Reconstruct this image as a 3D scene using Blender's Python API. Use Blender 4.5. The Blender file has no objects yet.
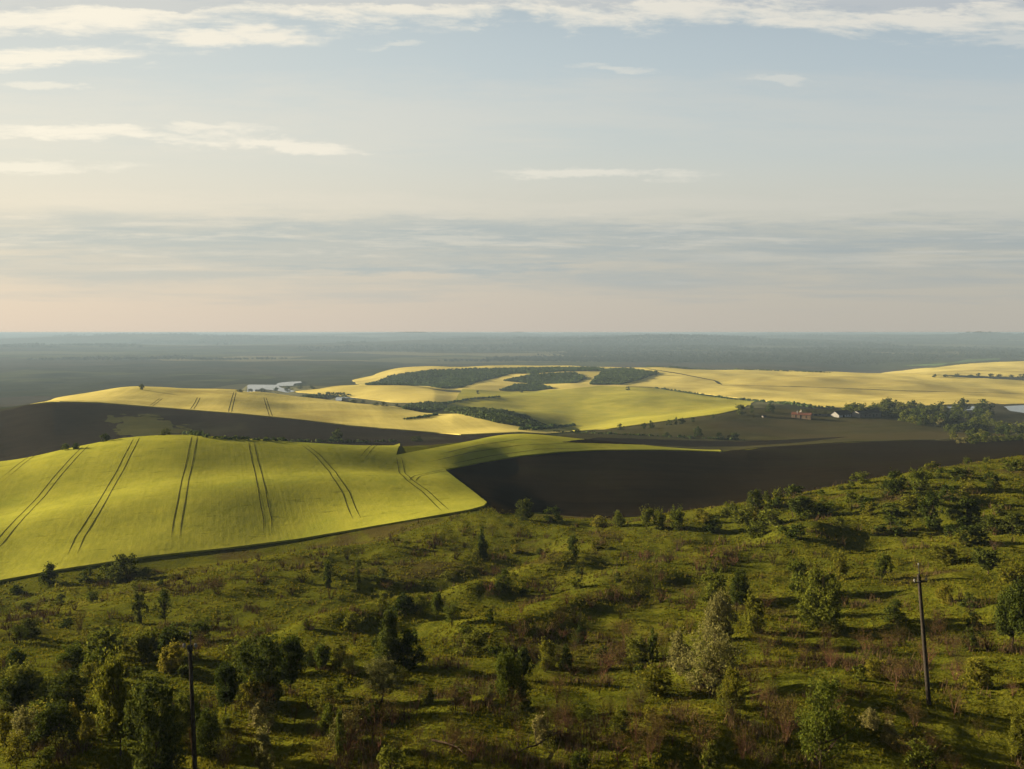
import bpy, math, random
import numpy as np
random.seed(7)
RNG = np.random.default_rng(11)
S = bpy.context.scene
COL = S.collection
R = math.radians

# ------------------------------------------------------------------ camera model
W, H, F = 1024, 769, 769.0
CZ = 160.0
PITCH = math.atan((384.5 - 332.4) / F)
CP, SP = math.cos(PITCH), math.sin(PITCH)

def ray(px, py):
    a = (np.asarray(px, float) - 512.0) / F
    b = (384.5 - np.asarray(py, float)) / F
    dy = CP + b * SP
    return a / dy, (-SP + b * CP) / dy          # x/y and (z-CZ)/y

# ------------------------------------------------------------------ noise
def _hash(ix, iy, seed):
    n = (ix.astype(np.int64) * 374761393 + iy.astype(np.int64) * 668265263 + seed * 974711) & 0x7fffffff
    n = ((n ^ (n >> 13)) * 1274126177) & 0x7fffffff
    n = n ^ (n >> 16)
    return (n & 0xffff) / 65535.0

def perlin(x, y, seed=0):
    ix, iy = np.floor(x), np.floor(y)
    fx, fy = x - ix, y - iy
    ux, uy = fx * fx * fx * (fx * (fx * 6 - 15) + 10), fy * fy * fy * (fy * (fy * 6 - 15) + 10)
    def g(dx, dy):
        a = _hash(ix + dx, iy + dy, seed) * 2 * math.pi
        return np.cos(a) * (fx - dx) + np.sin(a) * (fy - dy)
    return ((g(0, 0) * (1 - ux) + g(1, 0) * ux) * (1 - uy) + (g(0, 1) * (1 - ux) + g(1, 1) * ux) * uy) * 1.5

def fbm(x, y, seed=0, octv=3):
    t, a, n = 0, 1.0, 0
    for o in range(octv):
        t = t + a * perlin(x * 2 ** o + 17.3 * o, y * 2 ** o - 9.1 * o, seed + o); n += a; a *= 0.5
    return t / n

def sstep(a, b, x):
    t = np.clip((x - a) / (b - a), 0, 1)
    return t * t * (3 - 2 * t)

def pchip(x, y, q):
    x = np.asarray(x, float); y = np.asarray(y, float)
    h = np.diff(x); dl = np.diff(y) / h
    m = np.zeros_like(y)
    w1 = 2 * h[1:] + h[:-1]; w2 = h[1:] + 2 * h[:-1]
    ok = dl[:-1] * dl[1:] > 0
    with np.errstate(divide='ignore', invalid='ignore'):
        mm = (w1 + w2) / (w1 / dl[:-1] + w2 / dl[1:])
    m[1:-1] = np.where(ok, mm, 0)
    m[0], m[-1] = dl[0], dl[-1]
    q = np.clip(q, x[0], x[-1])
    k = np.clip(np.searchsorted(x, q) - 1, 0, len(h) - 1)
    t = (q - x[k]) / h[k]; hk = h[k]
    return ((1 + 2 * t) * (1 - t) ** 2 * y[k] + t * (1 - t) ** 2 * hk * m[k]
            + t * t * (3 - 2 * t) * y[k + 1] + t * t * (t - 1) * hk * m[k + 1])

# ------------------------------------------------------------------ terrain
# contour lines of the land, near to far: (picture column, row seen there, distance in metres)
L = []
def line(*pts): L.append(pts)
line((0, 769, 42), (512, 769, 45), (1024, 769, 46))
line((0, 706, 58), (300, 704, 60), (512, 700, 60), (800, 700, 58), (1024, 690, 57))
line((0, 652, 82), (300, 648, 84), (512, 642, 84), (800, 634, 81), (1024, 622, 76))
line((0, 616, 112), (250, 606, 116), (512, 592, 118), (760, 582, 112), (1024, 566, 104))
line((0, 594, 136), (100, 576, 140), (250, 562, 146), (400, 542, 158), (512, 546, 154), (700, 540, 146), (850, 528, 142), (1024, 514, 134))
line((0, 582, 150), (100, 562, 155), (200, 552, 160), (300, 541, 168), (400, 524, 178), (487, 508, 195), (540, 517, 190),
     (600, 520, 184), (700, 509, 184), (764, 500, 186), (850, 483, 192), (950, 466, 202), (1024, 455, 215))
line((0, 566, 165), (100, 549, 172), (200, 536, 180), (300, 525, 190), (400, 509, 200), (487, 499, 217), (540, 512, 225),
     (600, 514, 230), (700, 510, 235), (764, 502, 240), (850, 488, 250), (950, 472, 265), (1024, 462, 285))
line((0, 520, 205), (100, 500, 215), (200, 485, 225), (300, 481, 235), (400, 480, 255), (450, 477, 265), (520, 476, 290),
     (600, 478, 290), (720, 478, 310), (850, 468, 330), (950, 460, 345), (1024, 454, 360))
line((-300, 478, 255), (0, 462, 270), (80, 447, 278), (140, 437.5, 284), (180, 435.5, 288), (230, 438, 293), (300, 443, 302), (400, 447, 325),
     (450, 444, 345), (520, 434, 388), (560, 437, 395), (600, 441, 402), (650, 446, 410), (718, 451, 420), (764, 449, 440), (850, 446, 460),
     (950, 443, 490), (1024, 441, 510))
line((0, 467, 380), (100, 453, 390), (180, 446, 395), (300, 447, 405), (400, 449, 400), (450, 446, 420), (520, 442, 470),
     (600, 447, 490), (650, 451, 500), (718, 454, 500), (764, 447, 520), (850, 440, 560), (950, 436, 600), (1024, 434, 620))
line((-300, 425, 600), (0, 409, 600), (30, 404.5, 600), (60, 402, 610), (100, 403, 620), (150, 407, 620), (200, 411, 620), (240, 414, 610), (300, 420, 600),
     (350, 426, 590), (400, 430, 580), (450, 435, 560), (520, 431, 600), (560, 432, 640), (600, 433, 640), (650, 432, 650),
     (718, 430, 660), (764, 430, 670), (850, 429, 690), (950, 430, 690), (1024, 431, 690))
line((-300, 415, 850), (0, 411, 850), (40, 406, 850), (61, 400, 850), (94, 395, 870), (142, 389, 900), (216, 389, 950), (239, 391, 960), (295, 399, 950),
     (349, 402, 930), (393, 407, 880), (437, 413, 820), (470, 410, 850), (500, 411, 850), (545, 424, 780), (576, 430, 750),
     (650, 422, 800), (718, 415, 820), (764, 411, 860), (850, 414, 850), (950, 417, 830), (1024, 418, 830))
line((0, 403, 1350), (61, 402, 1300), (142, 399, 1300), (239, 397, 1350), (295, 402, 1200), (349, 404.5, 1150), (393, 406, 1050),
     (437, 411, 980), (470, 412, 1000), (500, 411.5, 1000), (545, 418, 930), (576, 421, 930), (650, 412, 1000), (718, 406, 1050),
     (764, 403, 1050), (850, 408, 1000), (950, 412, 1000), (1024, 413.5, 1050))
line((0, 392, 1640), (142, 391, 1640), (216, 391.5, 1640), (270, 391.5, 1630), (300, 390, 1450), (357, 386.5, 1400), (393, 385, 1380), (415, 386, 1380),
     (442, 390, 1350), (470, 397, 1250), (500, 402, 1200), (545, 404, 1200), (576, 404, 1200), (650, 397, 1300), (718, 399, 1250),
     (764, 399, 1200), (850, 404, 1150), (950, 405, 1150), (1024, 406, 1150))
line((0, 385, 2000), (142, 383, 2000), (239, 384, 1880), (300, 385, 1850), (357, 388, 1650), (393, 388, 1650), (415, 388, 1600),
     (442, 389, 1550), (470, 389, 1500), (500, 390, 1500), (545, 391, 1500), (576, 390, 1500), (650, 387, 1550), (718, 393, 1450),
     (764, 396, 1350), (850, 397, 1350), (950, 398, 1350), (1024, 399, 1350))
line((0, 372, 2700), (142, 372, 2700), (239, 373, 2700), (295, 378, 2400), (352, 379, 2150), (393, 371, 2150), (426, 367, 2150),
     (491, 366, 2200), (545, 367, 2200), (600, 367.5, 2200), (653, 367, 2250), (702, 369, 2200), (780, 371.5, 2100), (860, 374, 2000),
     (942, 376, 1950), (1024, 380, 1900))
line((0, 361, 3800), (295, 362, 3600), (352, 366, 3100), (426, 370, 2900), (491, 370, 2900), (600, 370, 2900), (702, 371, 2800), (780, 372, 2700),
     (860, 375, 2500), (942, 373, 2400), (1024, 370, 2400), (1300, 366, 2400))
line((0, 358, 4200), (491, 361, 4000), (702, 364, 3700), (800, 369, 3200), (865, 374, 3000), (942, 367, 3000), (1024, 360.8, 3000), (1300, 352, 3000))
line((0, 352, 5600), (512, 352.5, 5600), (800, 355, 5000), (900, 360, 4400), (1024, 361, 4000), (1300, 358, 4000))
line((0, 348, 7200), (512, 347, 7200), (1024, 349, 6800))
line((0, 342, 10000), (512, 340, 10000), (1024, 341, 10000))
line((0, 336.5, 16000), (512, 336, 16000), (1024, 336, 16000))
line((0, 334, 30000), (512, 333.8, 30000), (1024, 333.6, 30000))

NU, ND = 1121, 1010
UM = 1.16
UG = np.linspace(-UM, UM, NU)
LD0, LD1 = math.log(7.0), math.log(30000.0)
LG = np.linspace(LD0, LD1, ND)
DG = np.exp(LG)
kn_s, kn_l = [], []
for pts in L:
    p = np.array(pts, float)
    u, s = ray(p[:, 0], p[:, 1])
    if len(u) > 2:
        kn_s.append(pchip(u, s, UG)); kn_l.append(pchip(u, np.log(p[:, 2]), UG))
kn_s, kn_l = np.array(kn_s), np.array(kn_l)
def blur(a, k):
    ker = np.exp(-0.5 * (np.arange(-3 * k, 3 * k + 1) / k) ** 2); ker /= ker.sum()
    return np.array([np.convolve(np.pad(r, 3 * k, mode='edge'), ker, 'valid') for r in a])
kn_s, kn_l = blur(kn_s, 5), blur(kn_l, 5)
near_l = [math.log(7.0), math.log(20.0)]
near_s = [-14.0 / 7, -19.5 / 20]
SG = np.empty((ND, NU))
for i in range(NU):
    SG[:, i] = pchip(np.concatenate([near_l, kn_l[:, i]]), np.concatenate([near_s, kn_s[:, i]]), LG)
XG = UG[None, :] * DG[:, None]
YG = np.repeat(DG[:, None], NU, 1)
ZG = CZ + SG * DG[:, None]
edge_l = kn_l[5]                                    # brow of the scrub slope
WB = 1 - sstep(edge_l - 0.10, edge_l + 0.02, LG[:, None])
WF = sstep(edge_l - 0.02, edge_l + 0.15, LG[:, None]) * (1 - sstep(math.log(3000), math.log(5000), LG)[:, None])
WFAR = sstep(math.log(3800), math.log(8000), LG)[:, None]
WFAR2 = sstep(math.log(11000), math.log(20000), LG)[:, None]
ZG += WB * (2.0 * fbm(XG / 33, YG / 30, 3) + 0.6 * fbm(XG / 9, YG / 9, 5) + 0.16 * fbm(XG / 2.5, YG / 2.5, 8, 2))
ZG += WF * (1.1 * fbm(XG / 75, YG / 75, 21, 2) + 9.0 * sstep(math.log(480), math.log(900), LG)[:, None] * fbm(XG / 230, YG / 230, 23, 2))
ZG += WFAR * (75 * fbm(XG / 4200, YG / 2600, 31, 4) * np.clip(DG[:, None] / 11000, 0.25, 1.6) + 16 * fbm(XG / 1500, YG / 800, 37, 3) * (1 - WFAR2))

for cu, su, dd_, sl, hh in [(0.12, 0.20, 8600, 0.10, 58), (-0.42, 0.22, 10500, 0.09, 42), (0.62, 0.20, 12000, 0.09, 50), (-0.12, 0.16, 15500, 0.10, 75), (0.38, 0.13, 17000, 0.10, 70), (-0.60, 0.2, 7000, 0.09, 26), (0.45, 0.25, 6200, 0.07, 22)]:
    wv = 1 + 0.45 * fbm(UG[None, :] * 9 + dd_, UG[None, :] * 0 + 0.3, 71, 4)
    ZG += hh * wv * np.exp(-((UG[None, :] - cu) / su) ** 2 - ((LG[:, None] - math.log(dd_) - 0.05 * np.sin(UG[None, :] * 11 + dd_)) / sl) ** 2)

def sample(G, u, l):
    fi = np.clip((np.asarray(u) + UM) / (2 * UM) * (NU - 1), 0, NU - 1.001)
    fj = np.clip((np.asarray(l) - LD0) / (LD1 - LD0) * (ND - 1), 0, ND - 1.001)
    i, j = fi.astype(int), fj.astype(int)
    a, b = fi - i, fj - j
    return (G[j, i] * (1 - a) + G[j, i + 1] * a) * (1 - b) + (G[j + 1, i] * (1 - a) + G[j + 1, i + 1] * a) * b

def zat(x, y):
    return sample(ZG, np.asarray(x) / np.asarray(y), np.log(y))

def hit(px, py, dmin=26.0):
    """first place where the sight line through a picture point meets the land -> (u, log distance)"""
    u, s = ray(px, py); u, s = float(u), float(s)
    fi = min(max((u + UM) / (2 * UM) * (NU - 1), 0), NU - 1.001); i = int(fi); a = fi - i
    sc = (ZG[:, i] * (1 - a) + ZG[:, i + 1] * a - CZ) / DG
    j0 = int((math.log(dmin) - LD0) / (LD1 - LD0) * (ND - 1))
    k = np.nonzero(sc[j0:] >= s)[0]
    if len(k) == 0: return u, LD1 - 0.01
    j = j0 + k[0]
    if j == j0: return u, LG[j0]
    t = (s - sc[j - 1]) / max(sc[j] - sc[j - 1], 1e-9)
    return u, LG[j - 1] + t * (LG[j] - LG[j - 1])

def at(px, py, dmin=26.0):
    u, l = hit(px, py, dmin); d = math.exp(l)
    return np.array([u * d, d, float(sample(ZG, u, l))])

# low banks and folds in the slope, each a soft ridge along a line
def densify(pts, step=3.0):
    out = []
    for a, b in zip(pts[:-1], pts[1:]):
        n = max(1, int(math.hypot(b[0] - a[0], b[1] - a[1]) / step))
        for k in range(n): out.append((a[0] + (b[0] - a[0]) * k / n, a[1] + (b[1] - a[1]) * k / n))
    out.append(pts[-1]); return out

def segdist(px_, py_, P):
    best = np.full(px_.shape, 1e18)
    for (ax, ay), (bx, by) in zip(P[:-1], P[1:]):
        dx, dy = bx - ax, by - ay; q = dx * dx + dy * dy + 1e-12
        t = np.clip(((px_ - ax) * dx + (py_ - ay) * dy) / q, 0, 1)
        best = np.minimum(best, (px_ - ax - t * dx) ** 2 + (py_ - ay - t * dy) ** 2)
    return np.sqrt(best)

FOLDS = [([(330, 628), (420, 604), (475, 598)], 1.8, 4.0), ([(505, 636), (570, 612), (640, 590)], 2.0, 4.5),
         ([(640, 582), (720, 566), (800, 546)], 1.9, 5.0), ([(430, 592), (480, 574), (520, 552)], -2.2, 5.0), ([(470, 600), (520, 572), (560, 556)], 1.0, 4.0),
         ([(800, 540), (880, 524), (950, 505)], 1.9, 5.0), ([(0, 640), (60, 630), (110, 622)], 1.0, 4.0), ([(150, 606), (260, 588), (330, 584)], 1.0, 5.0),
         ([(640, 735), (760, 725), (860, 700)], 0.8, 3.0), ([(760, 600), (860, 596), (960, 590)], 0.9, 4.0),
         ([(330, 470), (400, 482), (470, 490)], 0.0, 6.0),
         # folds of the near crop field
         ([(-40, 548), (60, 526), (160, 508), (260, 496), (380, 486)], 2.5, 15.0),
         ([(-60, 606), (40, 584), (130, 562), (220, 547), (335, 532)], -3.3, 12.0)]
pend = []
for pts, hgt, wid in FOLDS:
    if hgt == 0: continue
    P = [tuple(at(*p)[:2]) for p in densify(pts, 14)]
    pend.append((P, hgt, wid))
for P, hgt, wid in pend:
    A = np.array(P)
    m = (YG > A[:, 1].min() - 4 * wid) & (YG < A[:, 1].max() + 4 * wid) & (XG > A[:, 0].min() - 4 * wid) & (XG < A[:, 0].max() + 4 * wid)
    dd = segdist(XG[m], YG[m], P)
    ZG[m] += hgt * np.exp(-0.5 * (dd / wid) ** 2)

# ------------------------------------------------------------------ polygons on the land, in (u, log d)
def sdf_poly(P, sel_u, sel_l):
    P = np.asarray(P)
    d = segdist(sel_u, sel_l, [tuple(p) for p in P] + [tuple(P[0])])
    ins = np.zeros(sel_u.shape, bool)
    for (ax, ay), (bx, by) in zip(P, np.roll(P, -1, 0)):
        c = (ay > sel_l) != (by > sel_l)
        with np.errstate(divide='ignore', invalid='ignore'):
            ins ^= c & (sel_u < (bx - ax) * (sel_l - ay) / (by - ay + 1e-15) + ax)
    return np.where(ins, -d, d)

def land_poly(pts, step=4.0):
    """pts: (px, py) seen points or (px, None, d) points of known distance"""
    full = []
    n = len(pts)
    for k in range(n):
        a, b = pts[k], pts[(k + 1) % n]
        if a[1] is not None and b[1] is not None:
            full += [hit(*p) for p in densify([a, b], step)[:-1]]
        else:
            if a[1] is not None: full.append(hit(*a))
            else:
                u, _ = ray(a[0], 331 + 769 * 100 / 600); full.append((float(u), math.log(a[2])))
    return full

def block(P, pad=0.03):
    P = np.asarray(P)
    i0 = max(0, np.searchsorted(UG, P[:, 0].min() - pad) - 1); i1 = min(NU, np.searchsorted(UG, P[:, 0].max() + pad) + 1)
    j0 = max(0, np.searchsorted(LG, P[:, 1].min() - pad) - 1); j1 = min(ND, np.searchsorted(LG, P[:, 1].max() + pad) + 1)
    return i0, i1, j0, j1

def poly_sdf_block(pts, wob=0.0, seed=0, step=4.0):
    P = land_poly(pts, step)
    i0, i1, j0, j1 = block(P)
    uu, ll = np.meshgrid(UG[i0:i1], LG[j0:j1])
    sd = sdf_poly(P, uu, ll)
    if wob:
        sd = sd + wob * fbm(uu * 60, ll * 60, seed, 3)
    return sd, (i0, i1, j0, j1)

def mesh_obj(name, V, T, mat, parent=None, smooth=True, mats=None, midx=None):
    V = np.ascontiguousarray(V, np.float32); T = np.ascontiguousarray(T, np.int32)
    k = T.shape[1]
    me = bpy.data.meshes.new(name)
    me.vertices.add(len(V)); me.vertices.foreach_set('co', V.ravel())
    me.loops.add(T.size); me.loops.foreach_set('vertex_index', T.ravel())
    me.polygons.add(len(T)); me.polygons.foreach_set('loop_start', np.arange(0, T.size, k, dtype=np.int32))
    if mats:
        for m_ in mats: me.materials.append(m_)
        me.polygons.foreach_set('material_index', np.asarray(midx, np.int32))
    elif mat: me.materials.append(mat)
    me.polygons.foreach_set('use_smooth', np.full(len(T), smooth, bool))
    me.update(calc_edges=True)
    o = bpy.data.objects.new(name, me); COL.objects.link(o)
    if parent: o.parent = parent
    return o

def tag(o, label=None, cat=None, group=None, kind=None):
    if label: o['label'] = label
    if cat: o['category'] = cat
    if group: o['group'] = group
    if kind: o['kind'] = kind
    return o

def clip_sheet(name, sd, blk, hgt, mat, zflat=None, wavy=0.0):
    i0, i1, j0, j1 = blk
    n, m = sd.shape[1], sd.shape[0]
    V = np.stack([XG[j0:j1, i0:i1], YG[j0:j1, i0:i1], ZG[j0:j1, i0:i1] if zflat is None else np.full(sd.shape, zflat)], -1).reshape(-1, 3)
    s = sd.ravel()
    jj, ii = np.meshgrid(np.arange(m - 1), np.arange(n - 1), indexing='ij')
    a = (jj * n + ii).ravel(); b = a + 1; c = a + n + 1; d = a + n
    T = np.concatenate([np.stack([a, b, c], 1), np.stack([a, c, d], 1)])
    ins = s[T] < 0
    cnt = ins.sum(1)
    out = [T[cnt == 3]]
    newv = []; keyd = {}
    def cut(p, q):
        k = (p, q) if p < q else (q, p)
        if k not in keyd:
            t = s[k[0]] / (s[k[0]] - s[k[1]])
            keyd[k] = len(V) + len(newv); newv.append(V[k[0]] * (1 - t) + V[k[1]] * t)
        return keyd[k]
    tris, segs = [], []
    for tri, f in zip(T[(cnt == 1) | (cnt == 2)].tolist(), ins[(cnt == 1) | (cnt == 2)].tolist()):
        if sum(f) == 1:
            k = f.index(True); p, q, r = tri[k], tri[(k + 1) % 3], tri[(k + 2) % 3]
            e, g = cut(p, q), cut(p, r)
            tris.append((p, e, g)); segs.append((e, g))
        else:
            k = f.index(False); p, q, r = tri[k], tri[(k + 1) % 3], tri[(k + 2) % 3]
            e, g = cut(p, q), cut(p, r)
            tris += [(e, q, r), (e, r, g)]; segs.append((g, e))
    if tris: out.append(np.array(tris))
    T = np.concatenate(out)
    V2 = np.concatenate([V, np.array(newv).reshape(-1, 3)])
    top = V2.copy(); top[:, 2] += hgt
    if wavy: top[:, 2] += wavy * fbm(top[:, 0] / 1.3, top[:, 1] / 1.3, 77, 2)
    used, inv = np.unique(T, return_inverse=True)
    Tn = inv.reshape(T.shape); VV = top[used]
    mp = np.full(len(V2), -1); mp[used] = np.arange(len(used))
    if zflat is None and hgt > 0.02 and segs:
        sg = np.array(segs)
        lo = V2[sg].copy(); lo[:, :, 2] -= 0.05
        hi = VV[mp[sg]]
        base = len(VV)
        k = len(sg)
        VV = np.concatenate([VV, hi[:, 0], hi[:, 1], lo[:, 0], lo[:, 1]])
        i = np.arange(k)
        q1 = np.stack([base + i, base + 2 * k + i, base + 3 * k + i], 1); q2 = np.stack([base + i, base + 3 * k + i, base + k + i], 1)
        Tn = np.concatenate([Tn, q1, q2])
    return mesh_obj(name, VV, Tn, mat)

# ------------------------------------------------------------------ node helpers
class NT:
    def __init__(s, tree): s.t = tree; s.n = tree.nodes; s.l = tree.links
    def new(s, typ, **kw):
        n = s.n.new(typ)
        for k, v in kw.items(): setattr(n, k, v)
        return n
    def put(s, sock, v):
        if hasattr(v, 'links') or isinstance(v, bpy.types.NodeSocket): s.l.new(v, sock)
        else: sock.default_value = v
    def m(s, op, a, b=0.0, c=0.0, clamp=False):
        n = s.new('ShaderNodeMath', operation=op, use_clamp=clamp)
        for k, v in enumerate((a, b, c)): s.put(n.inputs[k], v)
        return n.outputs[0]
    def mix(s, f, a, b, mode='MIX'):
        n = s.new('ShaderNodeMix', data_type='RGBA', blend_type=mode)
        s.put(n.inputs[0], f); s.put(n.inputs[6], a if not isinstance(a, tuple) else (*a[:3], 1)); s.put(n.inputs[7], b if not isinstance(b, tuple) else (*b[:3], 1))
        return n.outputs[2]
    def noise(s, vec, scale, detail=4.0, rough=0.55, dist=0.0):
        n = s.new('ShaderNodeTexNoise'); s.l.new(vec, n.inputs['Vector'])
        n.inputs['Scale'].default_value = scale; n.inputs['Detail'].default_value = detail
        n.inputs['Roughness'].default_value = rough; n.inputs['Distortion'].default_value = dist
        return n.outputs['Fac']
    def ramp(s, f, stops, interp='LINEAR'):
        n = s.new('ShaderNodeValToRGB'); s.put(n.inputs[0], f)
        n.color_ramp.interpolation = interp
        e = n.color_ramp.elements
        while len(e) < len(stops): e.new(0.5)
        for el, (p, c) in zip(e, stops):
            el.position = p; el.color = (*c, 1) if isinstance(c, tuple) else (c, c, c, 1)
        return n.outputs[0]
    def smooth(s, f, a, b):
        n = s.new('ShaderNodeMapRange', interpolation_type='SMOOTHSTEP'); s.put(n.inputs[0], f)
        n.inputs[1].default_value = a; n.inputs[2].default_value = b
        return n.outputs[0]
    def mapping(s, vec, rot=(0, 0, 0), scale=(1, 1, 1), loc=(0, 0, 0)):
        if any(rot) and scale != (1, 1, 1):          # turn first, then stretch
            vec = s.mapping(vec, rot); rot = (0, 0, 0)
        n = s.new('ShaderNodeMapping'); s.l.new(vec, n.inputs[0])
        n.inputs['Location'].default_value = loc; n.inputs['Rotation'].default_value = rot; n.inputs['Scale'].default_value = scale
        return n.outputs[0]
    def pos(s): return s.new('ShaderNodeNewGeometry').outputs['Position']

def material(name):
    m = bpy.data.materials.new(name); m.use_nodes = True
    nt = NT(m.node_tree); b = nt.n['Principled BSDF']
    b.inputs['Specular IOR Level'].default_value = 0.0; b.inputs['Roughness'].default_value = 0.85
    return m, nt, b

def bump(nt, b, h, strength, dist):
    n = nt.new('ShaderNodeBump'); n.inputs['Strength'].default_value = strength; n.inputs['Distance'].default_value = dist
    nt.l.new(h, n.inputs['Height']); nt.l.new(n.outputs[0], b.inputs['Normal'])

def crop_mat(name, c_lo, c_hi, rot=21.0, scale=1.0, stripe=0.35, patch=None, bstr=0.22):
    m, nt, b = material(name)
    p = nt.pos()
    st = nt.noise(nt.mapping(p, (0, 0, R(rot)), (0.9 / scale, 0.02 / scale, 0.0)), 1.0, 3, 0.6)
    st2 = nt.noise(nt.mapping(p, (0, 0, R(rot)), (0.22 / scale, 0.006 / scale, 0.0)), 1.0, 3, 0.6)
    big = nt.noise(nt.mapping(p, scale=(1, 1, 0.2)), 0.016 / scale, 5, 0.62)
    mid = nt.noise(p, 0.16 / scale, 4, 0.6)
    fine = nt.noise(p, 2.2 / scale, 3, 0.6)
    f = nt.m('ADD', nt.m('MULTIPLY', big, 0.6), nt.m('MULTIPLY', nt.m('ADD', nt.m('MULTIPLY', st, 0.5), nt.m('MULTIPLY', st2, 0.7)), stripe))
    f = nt.m('ADD', f, nt.m('MULTIPLY', mid, 0.45))
    f = nt.m('ADD', f, nt.m('MULTIPLY', fine, 0.35))
    tot = 0.5 * (0.6 + 1.2 * stripe + 0.45 + 0.35)
    c = nt.ramp(nt.smooth(f, tot - 0.30, tot + 0.30), [(0.0, c_lo), (1.0, c_hi)])
    if patch:
        pm = nt.smooth(nt.noise(p, 0.012 / scale, 5, 0.65, 0.5), 0.52, 0.64)
        c = nt.mix(nt.m('MULTIPLY', pm, 0.7), c, patch)
    if scale == 1.0:                                   # thin and flattened spots, drawn out across the slope
        sp_ = nt.noise(nt.mapping(p, (0, 0, R(-12)), (0.10, 0.34, 0.0)), 1.0, 6, 0.7)
        c = nt.mix(nt.m('MULTIPLY', nt.smooth(sp_, 0.57, 0.68), 0.55), c, tuple(v * 0.45 for v in c_lo))
        gr = nt.noise(p, 3.4, 2, 0.7)
        c = nt.mix(nt.m('MULTIPLY', nt.smooth(gr, 0.35, 0.65), 0.22), c, c_hi)
    nt.l.new(c, b.inputs['Base Color'])
    bump(nt, b, nt.m('ADD', nt.m('ADD', nt.m('MULTIPLY', st, 0.35), mid), nt.m('MULTIPLY', fine, 0.5)), bstr, 0.5 * scale)
    return m

def leaf_mat(name, c1, c2, trans=0.35, tint=0.25):
    m, nt, b = material(name)
    g = nt.new('ShaderNodeNewGeometry'); oi = nt.new('ShaderNodeObjectInfo')
    c = nt.ramp(g.outputs['Random Per Island'], [(0.0, c1), (1.0, c2)])
    k = nt.m('MULTIPLY_ADD', oi.outputs['Random'], 2 * tint, 1 - tint)
    hs = nt.new('ShaderNodeHueSaturation'); nt.l.new(c, hs.inputs['Color']); nt.l.new(k, hs.inputs['Value'])
    nt.l.new(nt.m('MULTIPLY_ADD', oi.outputs['Random'], -0.035, 0.518), hs.inputs['Hue'])
    c = hs.outputs[0]
    nt.l.new(c, b.inputs['Base Color']); b.inputs['Roughness'].default_value = 0.7
    tr = nt.new('ShaderNodeBsdfTranslucent'); nt.l.new(c, tr.inputs[0])
    mx = nt.new('ShaderNodeMixShader'); mx.inputs[0].default_value = trans
    nt.l.new(b.outputs[0], mx.inputs[1]); nt.l.new(tr.outputs[0], mx.inputs[2])
    nt.l.new(mx.outputs[0], nt.n['Material Output'].inputs[0])
    return m

def plain_mat(name, col, var=0.25, scale=3.0, rough=0.85, bstr=0.0):
    m, nt, b = material(name)
    f = nt.noise(nt.pos(), scale, 5, 0.65)
    lo = tuple(v * (1 - var) for v in col); hi = tuple(v * (1 + var) for v in col)
    nt.l.new(nt.ramp(nt.smooth(f, 0.3, 0.7), [(0, lo), (1, hi)]), b.inputs['Base Color'])
    b.inputs['Roughness'].default_value = rough
    if bstr: bump(nt, b, f, bstr, 0.05)
    return m
# ------------------------------------------------------------------ materials
M_RAPE = crop_mat('young_rapeseed', (0.1485, 0.1656, 0.0221), (0.2970, 0.2898, 0.0386), -21, 1.0, 0.16, patch=(0.1530, 0.1840, 0.0258))
M_RAPE2 = crop_mat('young_rapeseed_far', (0.1748, 0.1833, 0.0285), (0.3404, 0.3055, 0.0475), 60, 4.0, 0.25)
M_GOLD = crop_mat('pale_gold_crop', (0.36, 0.31, 0.085), (0.53, 0.45, 0.13), -15, 2.5, 0.6, patch=(0.28, 0.23, 0.065))
M_GOLD2 = crop_mat('gold_crop_far', (0.36, 0.305, 0.08), (0.52, 0.435, 0.12), 82, 6.0, 0.5, patch=(0.29, 0.235, 0.06))
M_SOIL = crop_mat('ploughed_soil', (0.0065, 0.0051, 0.0032), (0.0140, 0.0109, 0.0057), 78, 1.2, 0.8, patch=(0.0111, 0.0102, 0.0044))
M_SOIL2 = crop_mat('ploughed_soil_brown', (0.0119, 0.0099, 0.0076), (0.0238, 0.0198, 0.0133), 62, 1.6, 0.5, patch=(0.0306, 0.0306, 0.0171))
M_MEADOW = crop_mat('dull_meadow', (0.024, 0.024, 0.009), (0.046, 0.043, 0.014), 78, 2.5, 0.5, patch=(0.045, 0.037, 0.015))
M_PATCH = crop_mat('grass_patch', (0.028, 0.032, 0.012), (0.06, 0.06, 0.02), 78, 2.5, 0.5)
M_TRACK = plain_mat('track_soil_and_shade', (0.05, 0.048, 0.012), 0.3, 1.2)  # bare soil with the shade of the crop gaps painted into the tone
M_PATH = plain_mat('pale_worn_earth', (0.16, 0.14, 0.07), 0.3, 0.5)
M_BARK = plain_mat('bark', (0.045, 0.033, 0.022), 0.35, 6.0)
M_TWIG = leaf_mat('reddish_twigs', (0.0446, 0.0242, 0.0140), (0.0956, 0.0542, 0.0306), 0.0, 0.3)
M_TWIGD = leaf_mat('dark_twigs', (0.0256, 0.0173, 0.0115), (0.0512, 0.0352, 0.0218), 0.0, 0.3)
M_GREEN = leaf_mat('green_leaves', (0.0380, 0.0523, 0.0071), (0.1069, 0.1188, 0.0158), 0.4)
M_DARK = leaf_mat('dark_green_leaves', (0.0193, 0.0298, 0.0060), (0.0581, 0.0714, 0.0119), 0.35)
M_YEL = leaf_mat('yellow_green_leaves', (0.0642, 0.0720, 0.0078), (0.1564, 0.1408, 0.0172), 0.45)
M_PALE = leaf_mat('pale_olive_leaves', (0.0750, 0.0769, 0.0225), (0.1734, 0.1594, 0.0525), 0.45)
M_BUD = leaf_mat('young_buds', (0.0585, 0.0507, 0.0130), (0.1105, 0.0845, 0.0195), 0.3)
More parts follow.
